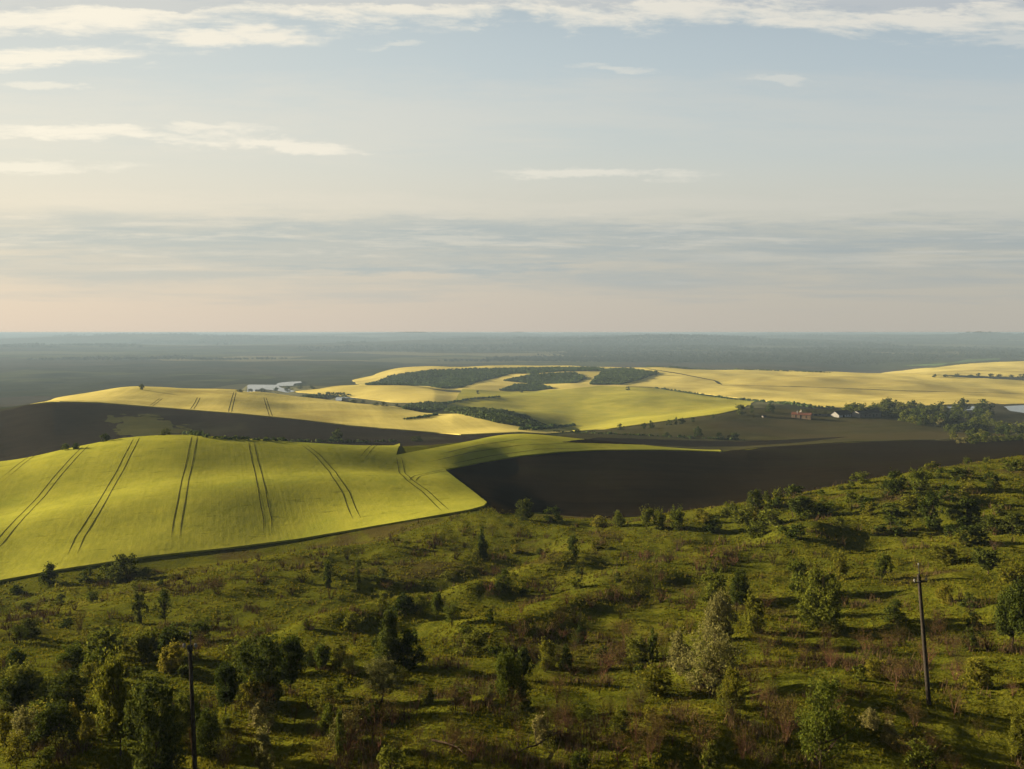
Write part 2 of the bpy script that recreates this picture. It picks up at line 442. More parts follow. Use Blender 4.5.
LEAF = dict(green=M_GREEN, dark=M_DARK, yellow=M_YEL, pale=M_PALE)
M_WOOD = leaf_mat('far_wood_leaves', (0.0310, 0.0527, 0.0174), (0.0713, 0.0994, 0.0273), 0.15, 0.1)
M_GRASS = leaf_mat('grass_blades', (0.0511, 0.0592, 0.0049), (0.1190, 0.1070, 0.0091), 0.4, 0.0)
M_DRY = leaf_mat('dry_stems', (0.0360, 0.0225, 0.0130), (0.0828, 0.0529, 0.0270), 0.1, 0.0)

def ground_mat():
    m, nt, b = material('scrub_and_plain')
    p = nt.pos()
    sep = nt.new('ShaderNodeSeparateXYZ'); nt.l.new(p, sep.inputs[0])
    n1 = nt.noise(p, 0.05, 6, 0.62, 0.4); n2 = nt.noise(p, 0.35, 5, 0.65); n3 = nt.noise(p, 2.6, 4, 0.65)
    n4 = nt.noise(nt.mapping(p, loc=(91, 13, 5)), 0.045, 6, 0.65, 0.3)
    f = nt.m('ADD', nt.m('MULTIPLY', n1, 0.45), nt.m('ADD', nt.m('MULTIPLY', n2, 0.35), nt.m('MULTIPLY', n3, 0.35)))
    c = nt.ramp(nt.smooth(f, 0.42, 0.76), [(0.0, (0.035, 0.041, 0.005)), (0.45, (0.057, 0.063, 0.006)), (1.0, (0.092, 0.088, 0.009))])
    br = nt.m('MULTIPLY', nt.smooth(nt.m('ADD', n4, nt.m('MULTIPLY', n3, 0.18)), 0.63, 0.74), 0.7)
    c = nt.mix(br, c, (0.036, 0.024, 0.011))
    # the plain: a patchwork of fields, woods and meadows
    vo = nt.new('ShaderNodeTexVoronoi'); nt.l.new(nt.mapping(p, (0, 0, R(24)), (1 / 950, 1 / 560, 0)), vo.inputs['Vector']); vo.inputs['Scale'].default_value = 1.0
    cs = nt.new('ShaderNodeSeparateColor'); nt.l.new(vo.outputs['Color'], cs.inputs[0])
    fc = nt.ramp(cs.outputs[0], [(0.0, (0.020, 0.026, 0.012)), (0.3, (0.032, 0.030, 0.018)), (0.5, (0.040, 0.034, 0.026)), (0.68, (0.050, 0.058, 0.020)), (0.82, (0.085, 0.085, 0.04)), (0.93, (0.14, 0.13, 0.07))], 'CONSTANT')
    w = nt.smooth(nt.noise(p, 0.0011, 6, 0.62), 0.50, 0.58)
    fc = nt.mix(nt.m('MULTIPLY', w, 0.85), fc, (0.010, 0.014, 0.009))
    fc = nt.mix(0.3, fc, nt.ramp(nt.noise(p, 0.012, 5, 0.7), [(0.3, (0.012, 0.015, 0.007)), (0.7, (0.06, 0.055, 0.028))]))
    c = nt.mix(nt.smooth(sep.outputs[1], 420, 700), c, fc)
    nt.l.new(c, b.inputs['Base Color'])
    bump(nt, b, nt.m('ADD', nt.m('MULTIPLY', n2, 1.2), n3), 0.8, 0.35)
    return m
M_GROUND = ground_mat()

m, nt, b = material('lake_water')
b.inputs['Base Color'].default_value = (0.05, 0.06, 0.06, 1); b.inputs['Roughness'].default_value = 0.08
b.inputs['Specular IOR Level'].default_value = 0.8; b.inputs['Metallic'].default_value = 0.0
bump(nt, b, nt.noise(nt.pos(), 0.4, 3, 0.6), 0.03, 0.1)
M_WATER = m

# ------------------------------------------------------------------ lakes: level the ground first, then lay the water
def lake(name, pts, label, depth=0.6, group=None):
    sd, blk = poly_sdf_block(pts, 0.0015, 5, step=2.0)
    i0, i1, j0, j1 = blk
    Z = ZG[j0:j1, i0:i1]
    ins = sd < 0
    zl = float(np.median(Z[ins]))
    w = 1 - sstep(0.0, 0.008, sd)
    ZG[j0:j1, i0:i1] = Z * (1 - w) + (zl - depth) * w
    return name, sd, blk, zl, label, group
lakes = [lake('lake', [(243, 391.4), (250, 388.7), (284, 388.0), (297, 389), (290, 391.6)], 'larger pale lake shining behind the golden hill on the left'),
         lake('lake', [(272, 385.2), (278, 383.4), (301, 382.4), (302, 384), (288, 385.3)], 'narrow pale arm of water just beyond the larger left lake'),
         lake('lake', [(1004, 406.5), (1040, 405.5), (1120, 406), (1120, 413.5), (1040, 413.5), (1010, 411)], 'pale lake at the right edge behind the trees by the barns'),
         lake('lake', [(905, 408.5), (945, 408), (975, 407), (975, 410.5), (930, 411)], 'thin sliver of pale water glimpsed between the trees by the barns'),
         lake('lake', [(330, 399.5), (352, 398.9), (360, 399.5), (342, 400.0)], 'small sliver of pale water in the hollow between two golden hills')]
for name, sd, blk, zl, lab, g in lakes:
    tag(clip_sheet(name, sd, blk, 0.0, M_WATER, zflat=zl), lab, 'lake', kind='structure')

# ------------------------------------------------------------------ the ground sheet
jj, ii = np.meshgrid(np.arange(ND - 1), np.arange(NU - 1), indexing='ij')
a = (jj * NU + ii).ravel()
quads = np.stack([a, a + 1, a + NU + 1, a + NU], 1)
tag(mesh_obj('ground', np.stack([XG, YG, ZG], -1).reshape(-1, 3), quads, M_GROUND), kind='structure')

SHEETS = []
def field(name, pts, hgt, mat, label, cat='field', wob=0.0012, wavy=0.0, step=4.0):
    sd, blk = poly_sdf_block(pts, wob, len(bpy.data.objects), step)
    SHEETS.append(1)
    return tag(clip_sheet(name, sd, blk, hgt + 0.017 * len(SHEETS), mat, wavy=wavy), label, cat, kind='structure')

# near crop field with its long tongue along the ridge
field('crop_field', [(-420, None, 120), (-420, None, 275), (-100, None, 272), (0, None, 276), (80, None, 284), (140, None, 291), (180, None, 296), (230, None, 302), (300, None, 310), (345, None, 318),
                     (400, 443.8), (396, 456), (430, 449.5), (470, 442), (520, None, 398), (560, None, 403), (600, None, 410), (650, None, 417), (718, None, 424),
                     (722, 452), (690, 451), (660, 450.3), (600, 450.5), (560, 452.5), (520, 456.5), (480, 463), (445, 470.5), (458, 481), (470, 490), (487, 503.5), (484, 507),
                     (470, 511), (400, 523), (300, 540), (230, 549), (150, 557.5), (60, 571), (0, 582), (-60, 592)],
      0.40, M_RAPE, 'yellow green crop field with tractor lines on the near left hill', wavy=0.03, wob=0.0004)
field('ploughed_field', [(722, 452.5), (690, 451.5), (660, 450.8), (600, 451), (560, 453), (520, 457), (480, 463.5), (446, 471), (458, 481.5), (470, 490.5), (488, 504), (500, 514), (540, 512),
                         (600, None, 200), (700, None, 200), (764, None, 203), (850, None, 208), (950, None, 218), (1024, None, 235), (1300, None, 235), (1300, None, 560), (1024, None, 560), (950, None, 540), (850, None, 500), (764, None, 470)],
      0.12, M_SOIL, 'dark brown ploughed field filling the hollow right of the crop field')
field('ploughed_field', [(-420, None, 330), (-420, None, 640), (0, None, 612), (30, 404.6), (60, 402.6), (100, 403.6), (150, 407.6), (200, 411.6), (240, 414.5), (300, 420.5), (350, 426.5), (400, 430.5), (460, 435.5), (520, 433.2),
                         (505, None, 420), (450, None, 380), (400, None, 345), (380, None, 350), (300, None, 330), (230, None, 320), (140, None, 312), (0, None, 300)],
      0.12, M_SOIL2, 'broad dark brown ploughed field behind the near left hill')
field('meadow', [(112, 418), (150, 415), (176, 424), (190, 433), (150, 437), (118, 436)], 0.3, M_PATCH, 'dull green grass patch inside the dark ploughed field', 'meadow', 0.035)
field('crop_field', [(20, None, 640), (61, None, 860), (94, None, 885), (142, None, 915), (216, None, 965), (239, None, 975), (295, None, 965), (349, None, 945), (393, None, 890), (440, 414.5), (470, 414), (500, 418), (540, 426), (565, 429), (572, 432), (545, 434), (520, 432.6),
                     (460, 435), (400, 430), (350, 426), (300, 420), (240, 414), (200, 411), (150, 407), (100, 403), (60, 402)],
      0.5, M_GOLD, 'golden crop field along the back of the dark ploughed field', wob=0.0006)
field('crop_field', [(292, 392), (320, 389), (357, None, 1410), (393, None, 1392), (415, None, 1392), (442, None, 1360), (470, 393), (500, 392.5), (520, 396), (470, 400), (430, 403), (393, 402.5), (340, 396)],
      0.5, M_GOLD2, 'pale golden hump between the left lake and the wooded hill')
field('crop_field', [(352, 380), (372, 376), (393, None, 2165), (426, None, 2165), (491, None, 2215), (545, None, 2215), (600, None, 2210), (625, 369), (640, 386), (600, 389), (540, 392), (470, 391), (440, 389.5), (400, 386), (370, 386.5), (356, 384)],
      0.5, M_GOLD2, 'golden field showing between the dark woods of the middle hill')
field('crop_field', [(462, 389), (500, 391.5), (560, 390), (600, 386), (652, 388), (700, 394.5), (755, 401.5), (740, 409.5), (718, 414.5), (690, 418), (650, 423.5), (610, 429), (576, 431.5), (556, 428.5),
                     (535, 420), (505, 413), (470, 408.5), (440, 409), (455, 401)],
      0.5, M_RAPE2, 'bright yellow green bowl shaped field in the middle distance')
field('crop_field', [(512, 380), (540, 391), (600, 385.6), (653, 387.5), (700, 393.5), (760, 401), (830, 407.5), (870, 409), (960, 404), (1024, 404), (1300, 404), (1300, None, 1950), (1024, None, 1920), (942, None, 1970), (860, None, 2020), (780, None, 2115), (702, None, 2215), (653, None, 2265), (600, None, 2215), (560, 372)],
      0.5, M_GOLD2, 'wide golden field stretching to the right below the skyline of the plain', wob=0.0006)
field('crop_field', [(868, None, 2700), (880, None, 3015), (942, None, 3015), (1024, None, 3015), (1300, None, 3015), (1300, 385), (1024, 377.5), (960, 375.5), (900, 374.5)],
      0.5, M_GOLD2, 'pale golden field rising at the far right edge')
field('meadow', [(578, 432.5), (612, 429.5), (650, 424), (690, 418.5), (718, 415), (745, 410), (775, 409), (800, 410), (860, 414), (900, 416), (940, 428), (1024, 436), (1024, None, 575), (950, None, 555), (850, None, 515), (764, None, 482), (718, None, 440), (650, None, 430), (600, None, 420), (560, None, 415), (560, 435)],
      0.2, M_MEADOW, 'dull olive meadow in the hollow below the barns', 'meadow')
field('ploughed_field', [(560, 443), (600, 438), (660, 440), (740, 442), (790, 440), (850, 437), (800, 443), (740, 447), (690, 447)], 0.26, M_SOIL, 'narrow dark ploughed strip above the end of the crop ridge', wob=0.004)
tag(field('meadow', [(690 / 3.94 + 764, 365.5), (800 / 3.94 + 764, 359.5), (930 / 3.94 + 764, 358), (1000, 359.5), (960, 362.5), (900, 365.5)], 0.3, plain_mat('fresh_green_field', (0.07, 0.11, 0.04), 0.2, 0.02), 'fresh green field behind the pale golden field at far right', 'meadow'), kind='structure')

# ------------------------------------------------------------------ strips: tractor lines, tracks
def strip_mesh(name, P, half, mat, lift, offs=(0.0,)):
    P = np.array(P)[:, :2]
    # resample
    sgl = np.r_[0, np.cumsum(np.hypot(*np.diff(P, axis=0).T))]
    n = max(4, int(sgl[-1] / max(1.0, P[:, 1].mean() / 200)))
    q = np.linspace(0, sgl[-1], n)
    ker = np.ones(5) / 5
    X, Y = pchip(sgl, P[:, 0], q), pchip(sgl, P[:, 1], q)
    X = X + 0.3 * fbm(q / 26, q * 0 + P[0, 0], 63, 2)
    tx, ty = np.gradient(X), np.gradient(Y); ln = np.hypot(tx, ty); nx, ny = -ty / ln, tx / ln
    Vs, Ts, base = [], [], 0
    for o in offs:
        hw = half * (1 + 0.35 * fbm(q / 6, q * 0 + o, 61))
        hw = hw * np.clip(np.minimum(np.arange(n) + 1, n - np.arange(n)) / max(3, n * 0.10), 0.25, 1)
        for sgn in (-1, 1):
            x, y = X + nx * (o + sgn * hw), Y + ny * (o + sgn * hw)
            Vs.append(np.stack([x, y, zat(x, y) + lift], 1))
        i = np.arange(n - 1)
        Ts.append(np.stack([base + n + i, base + i, base + i + 1, base + n + i + 1], 1)); base += 2 * n
    return mesh_obj(name, np.concatenate(Vs), np.concatenate(Ts), mat)

TR = [([(45, 447.5), (20, 466), (-2, 484)], 'faint tractor line at the far left of the near crop field'),
      ([(86, 447), (72, 461), (58, 477), (42, 497), (20, 520), (2, 541), (-12, 556)], 'first long tractor line from the left on the near crop field'),
      ([(137, 439), (130, 452), (121, 470), (108, 493), (95, 515), (80, 538), (72, 556)], 'second long tractor line from the left on the near crop field'),
      ([(195, 437.5), (191, 455), (186, 480), (181, 505), (175, 541)], 'third long tractor line on the near crop field, right below the crest'),
      ([(251, 443), (256, 465), (262, 492), (268, 521), (267, 535)], 'fourth long tractor line on the near crop field'),
      ([(304, 446), (318, 457), (332, 473), (346, 494), (357, 520)], 'fifth tractor line on the near crop field, curving right'),
      ([(374, 446), (368, 452), (362, 460)], 'short tractor line near the back edge of the crop field'),
      ([(399, 458), (402, 473), (409, 481), (424, 492), (437, 504), (446, 512)], 'hooked tractor line near the pointed corner of the crop field'),
      ([(413, 482), (418, 477), (436, 473), (447, 471)], 'curved turning line beside the pointed corner of the crop field')]
for pts, lab in TR:
    P = [at(*p) for p in densify(pts, 4)]
    tag(strip_mesh('tractor_track', P, 0.125, M_TRACK, 0.455, (-0.95, 0.95)), lab, 'track', 'tractor lines in the near crop field', 'structure')
for pts, lab in [([(430, 463), (470, 453.5), (520, 446), (570, 444), (620, 447)], 'long faint drill line along the middle of the crop ridge'),
                 ([(452, 465), (490, 457), (540, 450), (600, 448.5)], 'faint drill line along the lower side of the crop ridge'),
                 ([(440, 455), (480, 446), (520, 440), (560, 441)], 'faint drill line along the upper side of the crop ridge')]:
    P = [at(*p) for p in densify(pts, 5)]
    tag(strip_mesh('tractor_track', P, 0.2, M_TRACK, 0.455), lab, 'track', 'tractor lines in the near crop field', 'structure')
for pts, w, lab in [([(199, 398), (196, 404), (192, 410)], 0.3, 'tractor line left of centre on the golden field behind the ploughed field'),
                    ([(235, 392.5), (233, 400), (231, 408), (230, 413)], 0.36, 'tractor line below the crest of the golden field behind the ploughed field'),
                    ([(161, 399), (156, 403), (151, 406.5)], 0.28, 'short tractor line at the left end of the golden field'),
                    ([(265, 398), (268, 408), (271, 417)], 0.3, 'tractor line at the right end of the golden field behind the ploughed field')]:
    P = [at(*p) for p in densify(pts, 3)]
    tag(strip_mesh('tractor_track', P, w, M_TRACK, 0.62, (-1.2, 1.2)), lab, 'track', 'tractor lines in the golden field', 'structure')
for pts, w, lab in [([(645, 368.5), (680, 374), (715, 381), (722, 385)], 4.0, 'dark diagonal track climbing the wide golden field'),
                    ([(722, 385.5), (800, 387), (900, 391), (1024, 394)], 3.0, 'dark thin track crossing the wide golden field'),]:
    P = [at(*p) for p in densify(pts, 5)]
    tag(strip_mesh('farm_track', P, w, M_MEADOW, 0.75), lab, 'track', 'dark tracks over the wide golden field', 'structure')
for pts, w, lab in [([(818, 420), (850, 420), (890, 421), (930, 430), (960, 436)], 1.1, 'pale dirt track below the barns'),
                    ([(700, 440), (760, 437), (820, 436), (900, 438), (950, 441)], 1.2, 'pale grassy headland between the meadow and the ploughed field')]:
    P = [at(*p) for p in densify(pts, 5)]
    tag(strip_mesh('dirt_track', P, w, M_PATH, 0.30), lab, 'track', kind='structure')
# ------------------------------------------------------------------ plant prototypes
def quads_mesh(C, Nrm, size, rng, asp=1.7):
    n = len(C)
    t = rng.normal(size=(n, 3)); t -= Nrm * (t * Nrm).sum(1, keepdims=True); t /= np.linalg.norm(t, axis=1, keepdims=True) + 1e-9
    b = np.cross(Nrm, t)
    a = (size * asp * 0.5)[:, None] * t; c = (size * 0.5)[:, None] * b
    V = np.stack([C - a, C + c * 1.0, C + a, C - c], 1).reshape(-1, 3)
    T = np.arange(4 * n).reshape(n, 4)
    return V, T

ENV = {'round': lambda h: math.sqrt(max(0, 1 - ((h - 0.52) / 0.50) ** 2)),
       'bush': lambda h: min(1.0, 0.78 + 0.5 * h) * math.sqrt(max(0, 1 - max(0, (h - 0.35) / 0.67) ** 2)),
       'cone': lambda h: max(0.04, (1 - h) ** 0.75) * min(1, 0.55 + h * 3),
       'slim': lambda h: 0.35 + 0.65 * math.sin(min(1, h * 1.02) * math.pi) ** 0.7 if h < 0.98 else 0.1,
       'flat': lambda h: 0.25 if h < 0.42 else math.sqrt(max(0, 1 - ((h - 0.68) / 0.34) ** 2)),
       'tree': lambda h: 0.12 if h < 0.22 else math.sqrt(max(0, 1 - ((h - 0.60) / 0.42) ** 2)) * (1 - 0.15 * h)}

def tubes(segs, sides=3):
    P = np.array([s[0] for s in segs]); Q = np.array([s[1] for s in segs]); r0 = np.array([s[2] for s in segs]); r1 = np.array([s[3] for s in segs])
    d = Q - P; d /= np.linalg.norm(d, axis=1, keepdims=True) + 1e-9
    ref = np.where(np.abs(d[:, 2:3]) > 0.9, np.array([[1.0, 0, 0]]), np.array([[0, 0, 1.0]]))
    u = np.cross(d, ref); u /= np.linalg.norm(u, axis=1, keepdims=True); v = np.cross(d, u)
    ang = np.arange(sides) * 2 * math.pi / sides
    ring = np.cos(ang)[None, :, None] * u[:, None] + np.sin(ang)[None, :, None] * v[:, None]
    A = P[:, None] + ring * r0[:, None, None]; B = Q[:, None] + ring * r1[:, None, None]
    n = len(P)
    V = np.concatenate([A, B], 1).reshape(-1, 3)
    k = np.arange(sides); k2 = (k + 1) % sides
    T = (np.arange(n) * 2 * sides)[:, None, None] + np.stack([k, k2, k2 + sides, k + sides], 1)[None]
    return V, T.reshape(-1, 4)

def plant(env, nclump, nleaf, leaf, seed, low=0.06, crad=0.13, holes=0.25):
    """unit-high plant one unit wide: leaf verts/faces and branch verts/faces"""
    rng = np.random.default_rng(seed)
    e = ENV[env]
    cl = []
    lean = rng.normal(0, 0.05, 2)
    wob = rng.uniform(0.75, 1.15, 9); ph = rng.uniform(0, 6.28)
    while len(cl) < nclump:
        h = rng.uniform(low, 0.97); a = rng.uniform(0, 2 * math.pi); rr = rng.uniform(0, 1) ** 0.45
        if rng.uniform() > 0.25 + 0.75 * e(h): continue
        lob = wob[int(((a + ph) % 6.283) / 0.7) % 9] * (0.85 + 0.25 * math.sin(3 * a + 7 * h + ph))
        r = 0.46 * e(h) * rr * lob
        cl.append((r * math.cos(a) + lean[0] * h, r * math.sin(a) + lean[1] * h, h * (0.94 + 0.1 * rng.uniform())))
    cl = np.array(cl)
    big = rng.uniform(0.45, 1.3, nclump)
    w = big ** 1.5; k = rng.choice(nclump, nleaf, p=w / w.sum())
    dirs = rng.normal(size=(nleaf, 3)); dirs /= np.linalg.norm(dirs, axis=1, keepdims=True)
    rad = crad * big[k] * rng.uniform(0.25, 1.0, nleaf) ** 0.5
    C = cl[k] + dirs * rad[:, None] * np.array([1.0, 1.0, 0.95])
    # ragged upright shoots break the outline
    ns = int(nleaf * 0.16); q = rng.choice(nclump, ns); per = rng.integers(0, 5, ns); sh_rng = np.random.default_rng(seed + 900)
    sdir = sh_rng.normal(0, 0.35, (nclump * 5, 3)); sdir[:, 2] = 1; sl = sh_rng.uniform(0.04, 0.20, nclump * 5)
    off = sh_rng.normal(0, crad * 0.5, (nclump * 5, 3)); t = rng.uniform(0.2, 1.0, ns); iq = q * 5 + per
    C[:ns] = cl[q] + off[iq] + sdir[iq] * (sl[iq] * t)[:, None] + rng.normal(0, leaf * 0.4, (ns, 3))
    ok = C[:, 2] > 0.015
    C, dirs = C[ok], dirs[ok]
    N = dirs * 0.8 + rng.normal(size=C.shape) * 0.7 + np.array([0, 0, 0.35]); N /= np.linalg.norm(N, axis=1, keepdims=True)
    LV = quads_mesh(C, N, leaf * rng.uniform(0.6, 1.35, len(C)), rng)
    # trunk and limbs reaching for the clumps
    segs = []
    stems = 1 if env in ('tree', 'flat', 'cone', 'slim', 'round') else 4
    tr = 0.022 if stems == 1 else 0.012
    top = 0.8 if env in ('cone', 'slim') else 0.5
    for s_ in range(stems):
        b0 = np.array([rng.normal(0, 0.02 * stems), rng.normal(0, 0.02 * stems), -0.04])
        p = b0; n = 5; spread = rng.normal(0, 0.10 if stems > 1 else 0.02, 2)
        for q in range(n):
            nx = b0 + np.array([spread[0] * (q + 1) / n * 1.4, spread[1] * (q + 1) / n * 1.4, 0.04 + top * (q + 1) / n]) + rng.normal(0, 0.008, 3)
            segs.append((p, nx, tr * (1 - 0.15 * q), tr * (1 - 0.15 * (q + 1)))); p = nx
    for q in range(0, nclump, max(1, nclump // 26)):
        c = cl[q]; hh = max(0.05, min(top, c[2] * 0.55))
        st = np.array([lean[0] * hh * 0.3, lean[1] * hh * 0.3, hh]); md = st * 0.45 + c * 0.55 + np.array([0, 0, -0.03])
        segs += [(st, md, tr * 0.45, tr * 0.3), (md, c, tr * 0.3, tr * 0.12)]
    return LV, tubes(segs, 5)

def bare(nstem, depth, seed, spread=0.35, thick=0.014, trunk=0.0):
    """leafless shrub or tree: forking twigs, unit high"""
    rng = np.random.default_rng(seed); segs = []; tips = []
    def grow(p, d, ln, r, k):
        n = 2
        for q in range(n):
            d = d + rng.normal(0, 0.10, 3); d[2] += 0.06; d /= np.linalg.norm(d)
            nx = p + d * ln / n
            segs.append((p, nx, r, r * 0.82)); p = nx; r *= 0.82
        if k == 0: tips.append(p); return
        for q in range(rng.integers(2, 4)):
            e = d + rng.normal(0, spread, 3); e[2] = abs(e[2]) * 0.8 + 0.12; e /= np.linalg.norm(e)
            grow(p, e, ln * rng.uniform(0.6, 0.9), r * 0.72, k - 1)
    if trunk:
        p = np.array([0, 0, -0.04]); t = np.array([rng.normal(0, 0.02), rng.normal(0, 0.02), trunk])
        segs.append((p, t, thick * 1.6, thick * 1.3))
        for q in range(nstem):
            a = 6.283 * q / nstem + rng.uniform(0, 1); dd = np.array([math.cos(a) * 0.55, math.sin(a) * 0.55, 0.8]); grow(t, dd / np.linalg.norm(dd), 0.30, thick, depth)
        grow(t, np.array([0, 0, 1.0]), 0.32, thick * 1.1, depth)
    else:
        for q in range(nstem):
            a = 6.283 * q / nstem + rng.uniform(0, 1.5); f = rng.uniform(0.15, 0.6)
            dd = np.array([math.cos(a) * f, math.sin(a) * f, 1.0])
            grow(np.array([math.cos(a) * 0.03, math.sin(a) * 0.03, -0.04]), dd / np.linalg.norm(dd), rng.uniform(0.26, 0.42), thick * 0.8, depth)
    V, T = tubes(segs, 3)
    tips = np.array(tips)
    hi = V[:, 2].max(); w = max(np.ptp(V[:, 0]), np.ptp(V[:, 1]))
    sc = np.array([1 / w, 1 / w, 1 / hi])
    rng2 = np.random.default_rng(seed + 5)
    tp = np.repeat(tips, 2, 0) + rng2.normal(0, 0.02, (2 * len(tips), 3)); nn = rng2.normal(size=tp.shape); nn /= np.linalg.norm(nn, axis=1, keepdims=True)
    LV = quads_mesh(tp * sc, nn, np.full(len(tp), 0.016) * rng2.uniform(0.5, 1.2, len(tp)), rng2)
    return LV, (V * sc, T)

def mk_mesh(name, VT, mat):
    o = mesh_obj(name, VT[0], VT[1], mat, smooth=False); me = o.data
    bpy.data.objects.remove(o); return me

PROTO = {}
def proto(kind, size, var):
    """returns [(part name, mesh), ...]"""
    key = (kind, size, var)
    if key in PROTO: return PROTO[key]
    sd = hash(key[0]) % 1 + var * 101 + {'S': 1, 'M': 2, 'L': 3}[size] * 13 + sum(map(ord, kind))
    shape, tone = kind.split('/')
    if shape == 'bare' or shape == 'baretree':
        st, dp, th = {'S': (14, 2, 0.020), 'M': (20, 3, 0.011), 'L': (20, 4, 0.008)}[size]
        lv, br = bare(st if shape == 'bare' else 4, dp + (shape == 'baretree'), sd, thick=th * (1 if shape == 'bare' else 1.5), trunk=0.0 if shape == 'bare' else 0.2)
        tm = M_TWIG if tone == 'brown' else M_TWIGD
        parts = [('branches', mk_mesh('branches', br, tm)), ('foliage', mk_mesh('foliage', lv, M_BUD if tone == 'brown' else M_GREEN))]
    else:
        nc, nl, lf, cr = {'S': (24, 620, 0.075, 0.15), 'M': (52, 2500, 0.042, 0.12), 'L': (115, 9000, 0.024, 0.09)}[size]
        if shape == 'sparse': nl = int(nl * 0.75); lf *= 0.72; sh = 'tree'; nc = int(nc * 0.8)
        else: sh = shape
        lv, br = plant(sh, nc, nl, lf, sd, low=0.28 if sh in ('tree', 'flat') else 0.05, crad=cr * (0.75 if sh == 'slim' else 1))
        parts = [('crown', mk_mesh('crown', lv, LEAF[tone])), ('branches' if sh == 'bush' else 'trunk', mk_mesh('branches' if sh == 'bush' else 'trunk', br, M_BARK))]
    PROTO[key] = parts
    return parts

def put_plant(name, label, cat, kind, p, hgt, wid, group=None, px=None, rot=None, sink=0.03, tilt=0.0):
    """one plant: an Empty at its foot with crown and trunk below it; the smallest are a single mesh"""
    d = p[1]; hp = hgt / d * F if px is None else px
    size = 'S' if hp < 17 else ('M' if hp < 44 else 'L')
    parts = proto(kind, size, random.randrange(3))
    rz = random.uniform(0, 6.28) if rot is None else rot
    loc = (p[0], p[1], p[2] - sink * hgt)
    if hp < 9 and kind.split('/')[0] not in ('bare', 'baretree') and name != 'tree':
        o = bpy.data.objects.new(name, parts[0][1]); COL.objects.link(o)
        o.location, o.rotation_euler, o.scale = loc, (0, 0, rz), (wid, wid, hgt)
        return tag(o, label, cat, group)
    e = bpy.data.objects.new(name, None); COL.objects.link(e); e.empty_display_size = 0.3
    e.location, e.rotation_euler, e.scale = loc, (0, tilt, rz), (wid, wid, hgt)
    for pn, me in parts:
        if pn == 'foliage' and hp < 14: continue
        o = bpy.data.objects.new(pn, me); COL.objects.link(o); o.parent = e
    return tag(e, label, cat, group)

def key_plant(px, py, hp, wp, kind, label, name=None, cat=None, group=None):
    p = at(px, py); d = p[1]
    shape = kind.split('/')[0]
    if name is None:
        name = 'bare_tree' if shape == 'baretree' else ('bare_shrub' if shape == 'bare' else ('bush' if shape in ('bush', 'round') and hp < 45 else 'tree'))
        if shape == 'slim': name = 'sapling'
    if cat is None: cat = {'bare_tree': 'tree', 'bare_shrub': 'shrub', 'sapling': 'sapling'}.get(name, name)
    return put_plant(name, label, cat, kind, p, hp / F * d, wp / F * d, group, hp)
